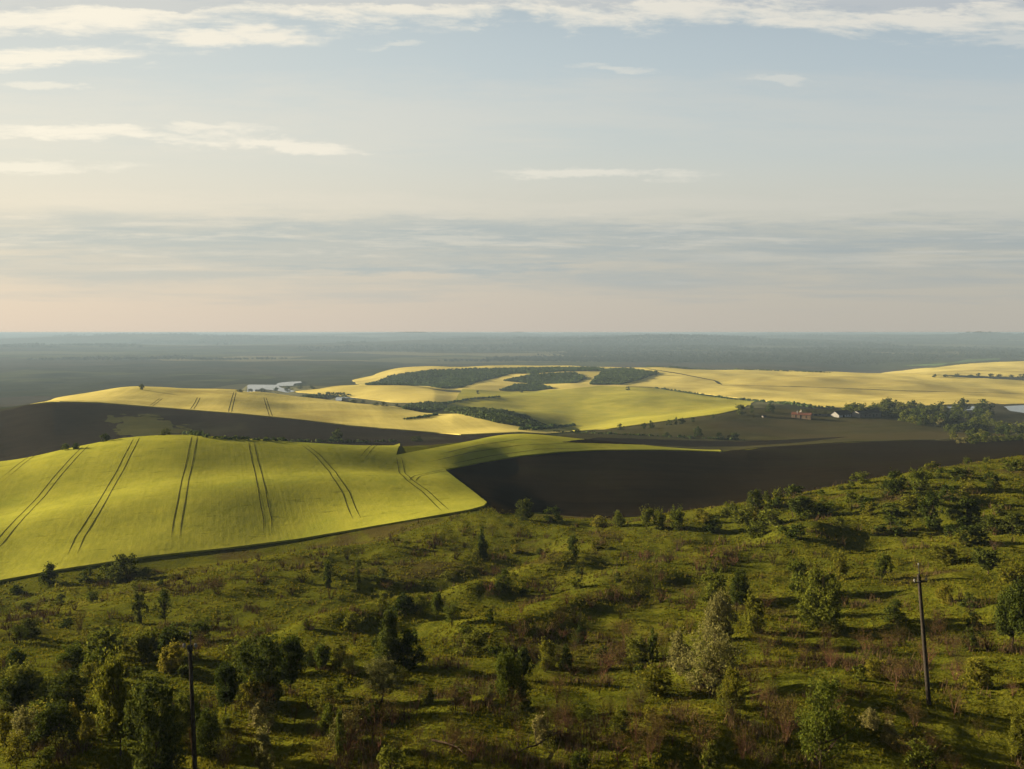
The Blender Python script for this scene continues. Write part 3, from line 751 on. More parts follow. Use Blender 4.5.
# ------------------------------------------------------------------ plants one can point to: column, row of the foot, height, width (picture), kind, label
KEY = [
 # lower left
 (158, 772, 98, 66, 'bush/dark', 'large dark green rounded bush left of the wooden pole at the bottom edge', 'tree'),
 (119, 756, 106, 54, 'tree/yellow', 'tall yellow green leafy tree at lower left, left of the big dark bush', 'tree'),
 (207, 756, 54, 36, 'bush/dark', 'dark green bush just right of the foot of the left pole'),
 (226, 714, 52, 34, 'tree/dark', 'dark green tree with bare lower trunk right of the left pole'),
 (262, 702, 74, 60, 'bush/dark', 'broad dark green thicket tree between the left pole and the conical tree', 'tree'),
 (290, 694, 60, 38, 'tree/dark', 'dark green tree on the right side of the broad dark thicket'),
 (22, 706, 46, 48, 'bush/green', 'mid green bush near the lower left edge beside the dark bush'),
 (66, 716, 46, 54, 'bush/dark', 'wide dark bush behind the small yellow sapling at lower left'),
 (102, 668, 42, 44, 'bush/green', 'green bush in the middle of the lower left thicket'),
 (15, 678, 30, 34, 'bush/dark', 'dark bush at the left edge above the mid green bush'),
 (70, 672, 30, 34, 'bush/green', 'olive green bush left of the bush in the thicket middle'),
 (152, 660, 34, 30, 'bush/green', 'green bush behind the tall yellow green tree'),
 (172, 672, 32, 32, 'bush/yellow', 'yellow green bush behind the big dark bush and the pole'),
 (140, 624, 36, 16, 'slim/dark', 'dark slender sapling standing alone on the left slope'),
 (165, 624, 36, 20, 'sparse/dark', 'thin leafless looking dark tree right of the dark slender sapling', 'tree'),
 (74, 744, 44, 17, 'slim/yellow', 'small upright yellow sapling at lower left before the dark bush'),
 (28, 748, 44, 34, 'bush/pale', 'pale olive bush in the bottom left corner thicket'),
 (6, 744, 34, 26, 'bush/yellow', 'yellowish bush cut by the left edge near the bottom'),
 (10, 642, 42, 24, 'baretree/dark', 'dark bare tree at the left edge above the thicket'),
 (80, 628, 24, 20, 'bare/brown', 'brown bare shrub on the open grass of the left slope'),
 (230, 626, 22, 24, 'bare/dark', 'round brown shrub alone on the grass above the left pole'),
 (58, 740, 26, 34, 'bare/brown', 'reddish bare shrub beside the small yellow sapling'),
 (200, 642, 24, 28, 'bush/green', 'green bush above the pole top at left'),
 (240, 668, 34, 34, 'bush/green', 'mid green bush above the dark tree with bare lower trunk'),
 (48, 584, 20, 24, 'bush/dark', 'dark round bush on the crop edge at far left'),
 (124, 581, 29, 36, 'bush/dark', 'largest dark round bush on the lower edge of the crop field'),
 (86, 581, 13, 18, 'bush/dark', 'small dark bush left of the largest round bush on the crop edge'),
 (105, 580, 16, 20, 'bush/green', 'small bush touching the largest round bush on the crop edge'),
 (16, 594, 10, 14, 'bush/dark', 'tiny dark bush near the left edge below the crop field'),
 (93, 603, 13, 14, 'round/green', 'little round tree below the bushes on the crop edge', 'tree'),
 (60, 605, 11, 13, 'round/dark', 'little dark tree below the round bush at far left', 'tree'),
 (27, 612, 11, 12, 'round/dark', 'little dark bush on the grass near the left edge'),
 (147, 579, 12, 20, 'bush/green', 'low bush right of the largest round bush on the crop edge'),
 (170, 590, 10, 18, 'bare/brown', 'low brown shrub between crop edge and open slope at left'),
 # lower middle
 (329, 588, 30, 12, 'slim/dark', 'slender dark sapling left of its taller thin neighbour on the slope'),
 (359, 590, 36, 9, 'slim/dark', 'very thin tall sapling on the slope under the crop field'),
 (380, 581, 12, 24, 'bush/dark', 'low dark bush right of the two thin saplings'),
 (402, 613, 20, 34, 'bush/dark', 'dark wide bush on top of the grassy bank'),
 (421, 612, 19, 18, 'bush/green', 'lighter bush touching the dark wide bush on the bank'),
 (437, 620, 29, 18, 'tree/green', 'small tree right of the bushes on the grassy bank', 'tree'),
 (452, 626, 29, 22, 'sparse/green', 'thin crowned small tree at the right end of the bushes on the bank', 'tree'),
 (503, 591, 22, 20, 'round/dark', 'dark round bush at the foot of the lit bank in the middle'),
 (388, 668, 60, 48, 'cone/dark', 'big dark conical tree left of centre', 'tree'),
 (408, 668, 42, 34, 'bush/dark', 'dark bush against the right side of the big conical tree'),
 (323, 670, 30, 25, 'tree/green', 'green tree between the dark thicket and the big conical tree', 'tree'),
 (383, 702, 44, 52, 'sparse/pale', 'pale thin leaved tree in front of the big conical tree', 'tree'),
 (372, 744, 66, 62, 'baretree/brown', 'large brown bare tree below the big conical tree'),
 (416, 716, 37, 32, 'baretree/brown', 'brown bare tree right of the large bare one'),
 (455, 714, 42, 40, 'bare/brown', 'wide reddish bare shrub right of the brown bare tree'),
 (340, 758, 52, 14, 'slim/green', 'slender green sapling left of the large brown bare tree'),
 (263, 724, 28, 32, 'bush/pale', 'small olive bush below the broad dark thicket tree'),
 (265, 778, 52, 28, 'slim/pale', 'pale green young poplar at the bottom edge right of the left pole'),
 (390, 780, 36, 36, 'round/green', 'rounded green bush cut by the bottom edge left of centre'),
 (322, 710, 22, 24, 'bush/green', 'small green bush left of the large brown bare tree'),
 (424, 758, 32, 44, 'bare/brown', 'low brown tangle shrub beside the fallen branches'),
 (474, 652, 22, 40, 'bush/green', 'wide low green bush right of the conical tree'),
 (482, 558, 30, 16, 'cone/dark', 'small dark pointed tree standing alone below the ploughed field corner', 'tree'),
 (505, 706, 58, 30, 'tree/green', 'tall green tree a little left of centre near the bottom', 'tree'),
 (524, 682, 36, 24, 'tree/dark', 'narrow green tree right behind the tall green one', 'tree'),
 (520, 708, 30, 28, 'bush/dark', 'dark bush at the foot of the tall green tree'),
 (582, 580, 30, 12, 'bare/dark', 'thin brown sapling on the middle of the open slope', 'sapling'),
 (574, 557, 22, 15, 'round/dark', 'dark green small tree on the lit slope below the ploughed field', 'tree'),
 (655, 592, 50, 38, 'baretree/dark', 'dark bare tree with forked trunk right of centre'),
 (581, 642, 17, 15, 'round/dark', 'small round dark bush among brown scrub in the middle'),
 (567, 670, 24, 18, 'bush/dark', 'dark green bush below the small round dark one'),
 (548, 668, 30, 26, 'bush/yellow', 'yellowish leafy bush left of the small round dark one'),
 (535, 664, 26, 30, 'bare/brown', 'brown bare shrub between the narrow green tree and the yellowish bush'),
 (605, 672, 30, 44, 'bare/brown', 'broad brown bare shrub right of the round dark bush'),
 (625, 642, 26, 24, 'bare/brown', 'brown bare shrub on the rise under the forked bare tree'),
 # middle right cluster
 (712, 603, 34, 30, 'bush/green', 'light green bush left of the dark tree in the right cluster'),
 (737, 612, 44, 26, 'tree/dark', 'dark green tree at the top right of the pale willow', 'tree'),
 (718, 640, 50, 40, 'bush/pale', 'pale grey green bush rising above the pale willow'),
 (712, 697, 78, 78, 'sparse/pale', 'large pale feathery willow right of centre', 'tree'),
 (681, 670, 40, 36, 'bush/pale', 'pale yellow bush on the left side of the feathery willow'),
 (655, 694, 30, 42, 'bush/yellow', 'yellow green low bush left of the feathery willow'),
 (731, 714, 46, 34, 'tree/yellow', 'olive tree at the lower right of the feathery willow', 'tree'),
 (652, 662, 36, 13, 'slim/green', 'thin green sapling left of the pale yellow bush'),
 (658, 752, 52, 28, 'bare/brown', 'upright brown bare shrub near the bottom right of centre'),
 (700, 748, 42, 54, 'bare/brown', 'wide brown bare shrub below the feathery willow'),
 (709, 776, 36, 28, 'slim/green', 'small green tree cut by the bottom edge right of centre', 'tree'),
 (611, 714, 24, 16, 'bare/dark', 'small dark bare shrub on the green grass near the bottom centre'),
 (755, 632, 40, 30, 'bush/yellow', 'yellow green bush between the willow and the broad round tree'),
 (640, 716, 34, 24, 'bare/brown', 'thin brown bare shrub below the yellow green low bush'),
 (566, 712, 34, 20, 'baretree/brown', 'small brown bare tree with bent trunk at bottom centre'),
 # right
 (822, 630, 64, 60, 'bush/green', 'broad round green tree at right, lit on its left side', 'tree'),
 (882, 582, 29, 20, 'tree/green', 'small neat tree with a long shadow left of the right pole', 'tree'),
 (987, 574, 24, 36, 'flat/dark', 'dark flat topped tree near the right edge', 'tree'),
 (1012, 648, 70, 46, 'tree/dark', 'tall dark tree with visible trunks at the right edge', 'tree'),
 (988, 650, 36, 34, 'bare/brown', 'brown bare shrub left of the tall dark tree at the right edge'),
 (940, 632, 28, 16, 'bare/dark', 'small bare sapling just right of the right pole', 'sapling'),
 (866, 654, 30, 30, 'bare/brown', 'brown bare shrub right of the broad round green tree'),
 (830, 667, 30, 30, 'bare/brown', 'vase shaped reddish bare shrub below the broad round green tree'),
 (818, 776, 104, 76, 'sparse/green', 'large thin leaved tree with dark trunk at the bottom right', 'tree'),
 (786, 742, 56, 44, 'bare/brown', 'brown twiggy shrub left of the large thin leaved tree'),
 (766, 726, 52, 18, 'baretree/brown', 'slim brown bare tree left of the large thin leaved tree'),
 (1018, 758, 48, 28, 'bush/yellow', 'yellow green bush at the bottom right edge'),
 (925, 768, 34, 60, 'bare/brown', 'wide brown bare shrub below the right pole'),
 (797, 590, 32, 26, 'bush/green', 'light green bush behind the broad round tree'),
 (840, 580, 30, 18, 'bush/yellow', 'yellowish bush behind the right side of the broad round tree'),
 (1015, 586, 24, 30, 'bush/yellow', 'yellowish brown bush right of the flat topped tree'),
 (956, 680, 28, 30, 'bare/brown', 'brown bare shrub between the right pole and the right edge'),
 (900, 700, 30, 46, 'bare/brown', 'low brown scrub left of the right pole'),
 (766, 655, 30, 40, 'bare/brown', 'brown bare scrub left below the broad round tree'),
 (942, 562, 18, 40, 'bush/yellow', 'faint yellowish low bush right of the top of the right pole'),
 # upper right slope
 (893, 494, 22, 28, 'bush/dark', 'dark bush high on the right slope below the ploughed field'),
 (919, 490, 22, 24, 'bush/green', 'green bush right beside the dark bush high on the right slope'),
 (932, 529, 38, 30, 'round/dark', 'large dark round tree on the upper right slope', 'tree'),
 (967, 526, 30, 30, 'round/dark', 'dark round tree right of the largest one on the upper right slope', 'tree'),
 (989, 493, 24, 16, 'slim/dark', 'dark upright tree near the right edge high on the slope', 'tree'),
 (957, 480, 13, 28, 'bush/dark', 'low wide dark bush at the brow near the right edge'),
 (947, 500, 15, 20, 'bush/dark', 'small dark bush between the brow and the large dark round tree'),
 (906, 507, 13, 24, 'bush/green', 'low green bush under the pair high on the right slope'),
 (891, 532, 15, 34, 'bush/dark', 'low wide dark bush left of the large dark round tree'),
 (797, 538, 15, 22, 'bush/dark', 'dark bush on the bank left of centre of the right slope'),
 (838, 527, 11, 14, 'bush/green', 'small green bush on the right slope under the brow thicket'),
 (803, 516, 19, 42, 'bush/dark', 'wide dark bush of the brow thicket right of the ploughed hollow'),
 (826, 514, 15, 26, 'bush/green', 'green bush at the right end of the brow thicket'),
 (851, 502, 11, 14, 'bush/green', 'small green bush just below the brow at right'),
 (990, 532, 17, 32, 'bush/dark', 'dark low bush right of the two round dark trees'),
 (1014, 533, 20, 28, 'bush/dark', 'dark bush cut by the right edge in the middle of the slope'),
 (972, 542, 17, 36, 'bush/dark', 'wide low dark bush in front of the two round dark trees'),
 (949, 536, 13, 18, 'bush/dark', 'small dark bush under the largest round dark tree'),
 (1010, 470, 12, 24, 'bush/green', 'green bush on the brow at the right edge'),
 (862, 484, 12, 20, 'bush/green', 'green bush on the brow against the ploughed field at right'),
 (930, 472, 10, 18, 'bush/yellow', 'yellowish bush on the brow at right against the ploughed field'),
 # brow between the slope and the ploughed hollow
 (524, 520, 22, 22, 'bush/dark', 'dark bush at the corner of crop and ploughed fields'),
 (553, 521, 15, 22, 'bush/dark', 'dark bush right of the one at the field corner'),
 (598, 527, 11, 20, 'bush/yellow', 'yellowish bush on the brow below the ploughed field'),
 (618, 527, 17, 16, 'bush/green', 'small green bush on the brow right of the yellowish one'),
 (647, 529, 21, 20, 'tree/green', 'green bush on the brow with a gap at its left', 'bush'),
 (660, 529, 21, 16, 'bush/green', 'middle green bush of three on the brow below the ploughed field'),
 (678, 530, 24, 20, 'bush/green', 'right hand green bush of three on the brow below the ploughed field'),
 (755, 507, 18, 20, 'bush/dark', 'dark round bush crowning the thicket on the brow'),
 (730, 514, 13, 22, 'bush/green', 'low green bush on the brow left of the dark crowning one'),
 (742, 523, 14, 28, 'bush/green', 'wide green bush in the thicket below the dark crowning one'),
 (714, 532, 15, 22, 'bush/dark', 'dark low bush at the left foot of the brow thicket'),
 (755, 537, 17, 28, 'bush/green', 'green bush at the lower edge of the brow thicket'),
 (704, 522, 11, 18, 'bush/yellow', 'yellow green bush at the left of the brow thicket'),
 (772, 526, 16, 28, 'bush/green', 'green bush in the middle of the brow thicket'),
 (776, 508, 12, 20, 'bush/dark', 'low dark bush right of the dark crowning one on the brow'),
]
for k in KEY:
    px, py, hp, wp, kind, lab = k[:6]
    key_plant(px, py, hp, wp, kind, lab, k[6] if len(k) > 6 else None)

# ------------------------------------------------------------------ lesser shrubs of the slope: repeats
def scatter(n, box, kinds, hrange, name, cat, label, group, wr=(0.8, 1.4), clumps=None, seed=0, avoid=9):
    rng = random.Random(seed); done = []
    tries = 0
    while len(done) < n and tries < n * 60:
        tries += 1
        if clumps and rng.random() < 0.75:
            cx, cy, sx, sy = rng.choice(clumps); px, py = rng.gauss(cx, sx), rng.gauss(cy, sy)
        else:
            px, py = rng.uniform(box[0], box[2]), rng.uniform(box[1], box[3])
        if not (box[0] <= px <= box[2] and box[1] <= py <= box[3]): continue
        if any(abs(px - a) < avoid and abs(py - b) < avoid * 0.5 for a, b in done): continue
        p = at(px, py)
        u, l = p[0] / p[1], math.log(p[1])
        if l > np.interp(u, UG, edge_l) + 0.0: continue
        done.append((px, py))
        h = rng.uniform(*hrange); w = h * rng.uniform(*wr)
        put_plant(name, label, cat, rng.choice(kinds), p, h, w, group)
    return len(done)
BROWN = [(545, 632, 30, 8), (620, 600, 30, 8), (600, 668, 40, 10), (650, 730, 60, 18), (860, 660, 60, 12), (800, 690, 50, 15), (930, 670, 60, 15), (450, 700, 60, 18), (300, 740, 60, 15),
         (460, 640, 50, 12), (420, 545, 50, 6), (290, 565, 50, 8), (640, 560, 40, 8), (720, 560, 40, 8), (560, 740, 60, 15), (230, 640, 40, 10), (30, 620, 30, 12), (200, 585, 60, 6)]
scatter(100, (0, 690, 1024, 775), ['bare/brown', 'bare/brown', 'bare/dark', 'baretree/brown'], (1.3, 2.6), 'bare_shrub', 'shrub', 'one of the thin leafless brown shrubs crowding the grass along the bottom of the picture', 'leafless brown shrubs near the bottom', (0.6, 1.2), BROWN, 1)
scatter(96, (0, 610, 1024, 690), ['bare/brown', 'bare/brown', 'bare/dark'], (1.2, 2.5), 'bare_shrub', 'shrub', 'one of the small leafless brown shrubs scattered across the middle of the scrub slope', 'leafless brown shrubs on the middle slope', (0.7, 1.5), BROWN, 2)
scatter(60, (0, 525, 1024, 610), ['bare/brown', 'bare/dark'], (1.3, 2.9), 'bare_shrub', 'shrub', 'one of the tiny brown shrubs dotting the upper grass slope below the fields', 'brown shrubs on the upper slope', (0.9, 1.8), BROWN, 3)
scatter(36, (0, 680, 1024, 775), ['bush/green', 'bush/yellow', 'slim/green', 'bush/pale', 'slim/yellow'], (0.9, 2.2), 'bush', 'bush', 'one of the small leafy green bushes in the grass along the bottom of the picture', 'small leafy bushes near the bottom', (0.7, 1.3), None, 4)
scatter(28, (0, 600, 1024, 680), ['bush/green', 'bush/dark', 'bush/yellow', 'slim/dark', 'bush/green'], (1.1, 2.6), 'bush', 'bush', 'one of the small leafy green bushes sprinkled over the middle of the scrub slope', 'small leafy bushes on the middle slope', (0.8, 1.5), None, 5)
scatter(22, (0, 530, 640, 600), ['bush/green', 'bush/dark', 'bush/yellow'], (1.0, 2.0), 'bush', 'bush', 'one of the tiny leafy bushes on the upper grass slope below the crop field', 'small leafy bushes on the upper slope', (0.9, 1.8), None, 6)
scatter(48, (690, 455, 1024, 560), ['bush/green', 'bush/dark', 'bush/green', 'bush/yellow'], (1.0, 2.6), 'leafy_shrub', 'leafy shrub', 'one of the low leafy bushes thickly covering the right slope under the ploughed field', 'leafy bushes on the right slope', (1.1, 2.1),
        [(745, 520, 22, 9), (800, 510, 25, 8), (860, 490, 30, 7), (920, 480, 35, 8), (985, 470, 30, 8), (900, 505, 40, 8), (980, 510, 30, 10)], 7)

scatter(20, (0, 640, 330, 775), ['bush/green', 'tree/dark', 'tree/green', 'sparse/yellow', 'sparse/green', 'slim/green'], (2.0, 3.6), 'leafy_shrub', 'leafy shrub', 'one of the leafy shrubs merging into the thicket around the left pole', 'leafy shrubs of the lower left thicket', (0.8, 1.3),
        [(40, 690, 30, 15), (110, 680, 35, 15), (170, 700, 30, 20), (240, 690, 30, 15), (290, 680, 20, 12), (20, 740, 20, 10), (220, 745, 25, 12)], 8)
# ------------------------------------------------------------------ grass and dry weeds: nobody could count them
def tufts(n, blades, hr, mat, name, label, lmax, seed, thr, brown=False, wb=0.06):
    rng = np.random.default_rng(seed)
    u = rng.uniform(-0.78, 0.78, n); l = rng.uniform(math.log(36), lmax, n)
    ok = l < np.interp(u, UG, edge_l) + 0.01
    u, l = u[ok], l[ok]; d = np.exp(l); x, y = u * d, d
    nz = fbm(x / 7, y / 7, 91 if brown else 41, 3) + 0.35 * fbm(x / 1.8, y / 1.8, 95, 2)
    if brown:
        for cx, cy, sx, sy in BROWN:
            cu, cl = hit(cx, cy); cu2, cl2 = hit(cx, cy - sy)
            nz = nz + 0.34 * np.exp(-((u - cu) * F / (sx * 1.2)) ** 2 - ((l - cl) / max(0.02, 1.3 * abs(cl2 - cl))) ** 2)
    ok = nz > thr
    x, y, d = x[ok], y[ok], d[ok]
    z = zat(x, y); k = len(x)
    h = rng.uniform(*hr, k) * np.clip(d / 70, 0.8, 2.0) ** 0.5
    X, Y, Z, Hh = (np.repeat(v, blades) for v in (x, y, z, h))
    m = len(X); a = rng.uniform(0, 6.283, m); sp = rng.uniform(0.05, 0.7, m)
    bx, by = X + rng.normal(0, 0.12, m) * Hh * 2, Y + rng.normal(0, 0.12, m) * Hh * 2
    hh = Hh * rng.uniform(0.5, 1.2, m); w = wb * np.clip(np.repeat(d, blades) / 60, 0.8, 2.6)
    tx, ty = np.cos(a) * sp * hh, np.sin(a) * sp * hh
    V = np.stack([np.stack([bx - np.sin(a) * w, by + np.cos(a) * w, Z - 0.04], 1), np.stack([bx + np.sin(a) * w, by - np.cos(a) * w, Z - 0.04], 1), np.stack([bx + tx, by + ty, Z + hh], 1)], 1).reshape(-1, 3)
    T = np.arange(3 * m).reshape(m, 3)
    return tag(mesh_obj(name, V, T, mat, smooth=False), label, None, None, 'stuff')
tufts(90000, 4, (0.08, 0.27), M_GRASS, 'grass', 'green and yellowish grass tufts covering the slope', math.log(230), 5, -0.15)
tufts(70000, 5, (0.3, 1.0), M_DRY, 'dry_weeds', 'brown dry weeds and stalks standing in patches in the grass', math.log(210), 6, 0.36, True, 0.028)
# ------------------------------------------------------------------ trees of the valley
def small(px, py, hp, wp, kind, label, group=None, name='tree', cat=None):
    return key_plant(px, py, hp, wp, kind, label, name, cat or name, group)
VALLEY = [(621, 430, 5, 7, 'bush/dark', 'first dark bush on the upper edge of the olive meadow'), (644, 429, 5, 5, 'round/dark', 'round dark bush left of its taller twin on the meadow edge'),
          (651, 428.5, 6, 5, 'round/dark', 'taller of the twin dark bushes on the meadow edge'), (669, 425, 4, 6, 'bush/dark', 'low dark bush right of the twin bushes on the meadow edge'),
          (676, 424.5, 6, 4, 'slim/dark', 'upright bush of the close group on the meadow edge'), (682, 424, 5, 6, 'bush/dark', 'rightmost bush of the close group on the meadow edge'),
          (693, 422, 4, 4, 'round/dark', 'lone dark bush right of the close group on the meadow edge'), (713, 418, 3, 3, 'bush/dark', 'tiny dark bush halfway to the bushy tree on the meadow edge'),
          (741, 415, 8, 9, 'round/dark', 'dark bushy tree on the meadow edge left of the barns'), (751.5, 413, 6, 4, 'round/dark', 'small dark tree right of the bushy tree on the meadow edge'),
          (771, 412.5, 7, 9, 'bush/dark', 'dark tree beside the tiny white shed'), (697, 437, 8, 8, 'round/dark', 'dark round bush in the middle of the olive meadow'),
          (734, 440, 6, 9, 'bush/dark', 'dark low bush in the meadow left of a wider one'), (720, 439, 5, 8, 'bush/dark', 'low bush between two others in the olive meadow'),
          (667, 437, 4, 5, 'bush/dark', 'small bush at the left of the olive meadow'), (577, 434, 4, 6, 'bush/dark', 'little bush at the tip of the dark track left of the meadow'),
          (142, 390, 5, 4, 'round/dark', 'single small tree on the crest of the golden hill at left'), (478, 394, 3, 3, 'round/dark', 'tiny lone bush in front of the wooded hill'),
          (628, 390, 3, 4, 'bush/dark', 'tiny bush on the golden slope right of the wooded patch'), (521, 392.5, 3, 3, 'bush/dark', 'tiny bush below the wooded patches'),
          (656, 375, 4, 4, 'bush/dark', 'small tree at the right tip of the wooded patch'), (106, 442, 7, 8, 'bush/dark', 'dark bush at the back edge of the near hill, left of the grass patch'),
          (76, 450, 6, 7, 'bush/dark', 'dark bush near the left end of the near hill crest'), (66, 451, 6, 6, 'bush/green', 'bush left beside the one on the near hill crest'),
          (338, 441, 9, 11, 'round/dark', 'dull bush in the ploughed field behind the crop field'), (166, 436, 6, 9, 'bush/dark', 'dark bush at the bottom of the green grass patch'),
          (417, 441, 4, 10, 'bush/dark', 'low bush at the far corner of the crop field')]
for v in VALLEY: small(v[0], v[1] + 0.3, v[2] * 1.35, v[3] * 1.35, v[4], v[5], name='bush' if 'bush' in v[5] else 'tree')
for k, (x, y) in enumerate([(250, 392), (262, 391.5), (276, 390.5), (288, 389.5), (300, 388.5), (312, 389), (240, 392.5)]):
    small(x, y, 3.5, 7, 'bush/dark', 'one of the dark bushes on the bank of the left lake', 'bushes on the bank of the left lake', 'bush')
# the grove by the barns
for v in [(887, 411, 13, 18, 'flat/dark', 'spreading flat crowned tree left of the other at the grove top'), (911, 412, 12, 12, 'flat/dark', 'narrow flat crowned tree right of the spreading one in the grove'),
          (938, 411, 7, 7, 'round/dark', 'small round tree topping the grove in front of the golden field'), (962, 413, 15, 14, 'tree/dark', 'tall dark tree at the back of the grove left of the lake'),
          (986, 415, 15, 22, 'round/dark', 'broad dark tree standing at the left end of the lake'), (974, 444, 9, 15, 'round/dark', 'dark round bush at the front foot of the grove'),
          (941, 428, 10, 12, 'round/pale', 'pale round tree on the left front of the grove'), (952, 440, 9, 9, 'round/green', 'light round bush at the lower left of the grove')]:
    small(*v[:5], v[5], name='tree' if 'tree' in v[5] else 'bush')
rg = random.Random(5)
for k in range(132):
    px = 848 + 195 * rg.random(); lo = 417 + max(0, (px - 880)) * 0.23
    lo = min(lo, 441); py = rg.uniform(411.5 + max(0, px - 940) * 0.06, lo)
    if px > 992 and py < 424: continue
    small(px, py, rg.uniform(6, 11.5), rg.uniform(9, 15), rg.choice(['bush/dark', 'bush/green', 'round/dark', 'round/green', 'bush/green', 'round/dark']), 'one of the leafy trees massed in the grove right of the barns', 'leafy trees of the grove by the barns')
for k in range(12):
    small(958 + k * 6.2, 443.5 - k * 0.35, rg.uniform(5, 8), rg.uniform(8, 11), rg.choice(['bush/green', 'bush/pale', 'bush/dark']), 'one of the pale low bushes lining the front edge of the grove', 'low bushes at the front of the grove', 'bush')
for k in range(9):
    small(935 + 11 * k + rg.uniform(-3, 3), 376.5 + rg.uniform(0, 1), rg.uniform(2.5, 4), rg.uniform(4, 9), 'bush/dark', 'one of the dark dots of bush along the fold of the far right golden field', 'bushes along the far right fold', 'bush')
for k in range(8):
    small(352 + k * 11 + rg.uniform(-3, 3), 403 + 0.09 * (k * 11) + rg.uniform(-1, 1), rg.uniform(3, 5), rg.uniform(6, 10), 'bush/dark', 'one of the dark bushes in the damp hollow between the golden hills', 'bushes in the hollow between the golden hills', 'bush')

# ------------------------------------------------------------------ hedges and far woods
def blobs(C, r, rng, nl=9, asp=1.3):
    """little leafy heads: nl ragged leaf clumps each"""
    n = len(C); k = np.repeat(np.arange(n), nl)
    d = rng.normal(size=(n * nl, 3)); d[:, 2] = np.abs(d[:, 2]) * 0.9 + 0.1; d /= np.linalg.norm(d, axis=1, keepdims=True)
    P = C[k] + d * (r[k] * rng.uniform(0.5, 1.0, n * nl))[:, None]
    N = d + rng.normal(0, 0.4, d.shape); N /= np.linalg.norm(N, axis=1, keepdims=True)
    return quads_mesh(P, N, r[k] * rng.uniform(0.8, 1.3, n * nl), rng, asp)

def hedge(pts, hgt, label, step=2.5, gap=0.12, seed=0, mat=None, kind=None, name='hedge'):
    rng = np.random.default_rng(seed)
    P = np.array([at(*p) for p in densify(pts, 1.5)])
    sgl = np.r_[0, np.cumsum(np.hypot(*np.diff(P[:, :2], axis=0).T))]
    q = np.arange(0, sgl[-1], hgt * 0.35); q = q[rng.uniform(size=len(q)) > gap]
    X = np.interp(q, sgl, P[:, 0]) + rng.normal(0, hgt * 0.3, len(q)); Y = np.interp(q, sgl, P[:, 1]) + rng.normal(0, hgt * 0.5, len(q))
    r = hgt * rng.uniform(0.35, 0.75, len(q)) * (0.8 + 0.5 * fbm(q / 30, q * 0, seed))
    C = np.stack([X, Y, zat(X, Y) + r * 0.6], 1)
    V, T = blobs(C, r, rng)
    return tag(mesh_obj(name, V, T, mat or M_WOOD, smooth=False), label, 'hedge', None, kind)
hedge([(655, 388.5), (690, 394), (730, 399.5), (780, 403.8), (815, 408), (835, 409)], 4.5, 'long dark hedge running down the wide golden field to the barns', seed=1)
hedge([(404, 420), (425, 418), (437, 415.5)], 3.0, 'short dark hedge at the right end of the golden field', seed=2)
hedge([(200, 438.5), (260, 441.5), (300, 442.5), (345, 442.5), (398, 442)], 2.2, 'ragged dark hedge along the back edge of the near crop field', seed=3, gap=0.25)
hedge([(186, 434.5), (200, 437)], 2.6, 'dark hedge end behind the crest of the near hill', seed=4)
hedge([(556, 432.5), (580, 433.5), (640, 436), (690, 438.5), (745, 441)], 2.6, 'dark broken hedge along the bottom of the olive meadow', seed=5, gap=0.5)
hedge([(520, 430.5), (540, 430), (560, 428), (575, 426)], 4.0, 'dark hedge around the foot of the wooded hump', seed=6)
hedge([(442, 405), (470, 400), (500, 397.5)], 4.0, 'thin dark hedge between two golden fields in the middle', seed=7)
hedge([(640, 367), (680, 368), (740, 370), (780, 371.3), (830, 373)], 5.0, 'dark tree line along the back of the wide golden field', seed=8, gap=0.35)
hedge([(866, 408.5), (900, 408.5), (935, 408)], 4.0, 'dark hedge below the golden field beside the grove', seed=9)

M_FLOOR = plain_mat('wood_floor_litter', (0.020, 0.026, 0.009), 0.3, 0.05)
def wood(pts, n, rr, label, seed, mat=None, wob=0.004, name='wood', nl=8, floor=False):
    if floor: field('wood_floor', pts, 0.6, M_FLOOR, label.replace('dark', 'shaded ground of the dark', 1), None, 0.002)
    rng = np.random.default_rng(seed)
    P = np.array(land_poly(pts, 3.0)); n = int(n * 1.7); rr = (rr[0] * 0.7, rr[1] * 0.7)
    u = rng.uniform(P[:, 0].min(), P[:, 0].max(), n * 6); l = rng.uniform(P[:, 1].min(), P[:, 1].max(), n * 6)
    sd = sdf_poly(P, u, l) + wob * fbm(u * 90, l * 90, seed, 3)
    k = np.nonzero(sd < 0)[0][:n]
    d = np.exp(l[k]); x, y = u[k] * d, d
    r = rng.uniform(*rr, len(k)) * (1 + 0.35 * fbm(x / 120, y / 120, seed + 2))
    V, T = blobs(np.stack([x, y, zat(x, y) + r * 0.5], 1), r, rng, nl)
    return tag(mesh_obj(name, V, T, mat or M_WOOD, smooth=False), label, None, None, 'stuff')
wood([(366, 385.6), (380, 381), (393, 376), (426, 371), (480, 369), (513, 368.8), (513, 373.5), (495, 378.5), (478, 382), (462, 388), (442, 389), (430, 386.5), (395, 385.5)], 3400, (2.5, 5), 'dark young wood over the left of the wooded hill in the middle distance', 1, floor=True)
wood([(513, 368.8), (560, 368), (602, 368), (604, 371), (560, 371.8), (530, 374), (513, 374)], 1100, (2.5, 5), 'narrow dark band of wood along the top of the middle hill', 14, floor=True)
wood([(590, 385), (601, 372), (609, 369), (631, 369), (658, 373.5), (640, 380), (620, 385)], 1700, (2.5, 5), 'pointed dark plantation right of the wooded hill', 2, floor=True)
wood([(504, 381), (535, 374.7), (574, 373.5), (586, 379), (574, 383.5), (535, 384.5)], 1300, (2.5, 5), 'dark plantation in the middle of the golden slope', 3, floor=True)
wood([(498, 391), (516, 385.6), (541, 385.6), (553, 389), (530, 391.6)], 700, (2.5, 4.5), 'small dark plantation at the foot of the golden slope', 4, floor=True)
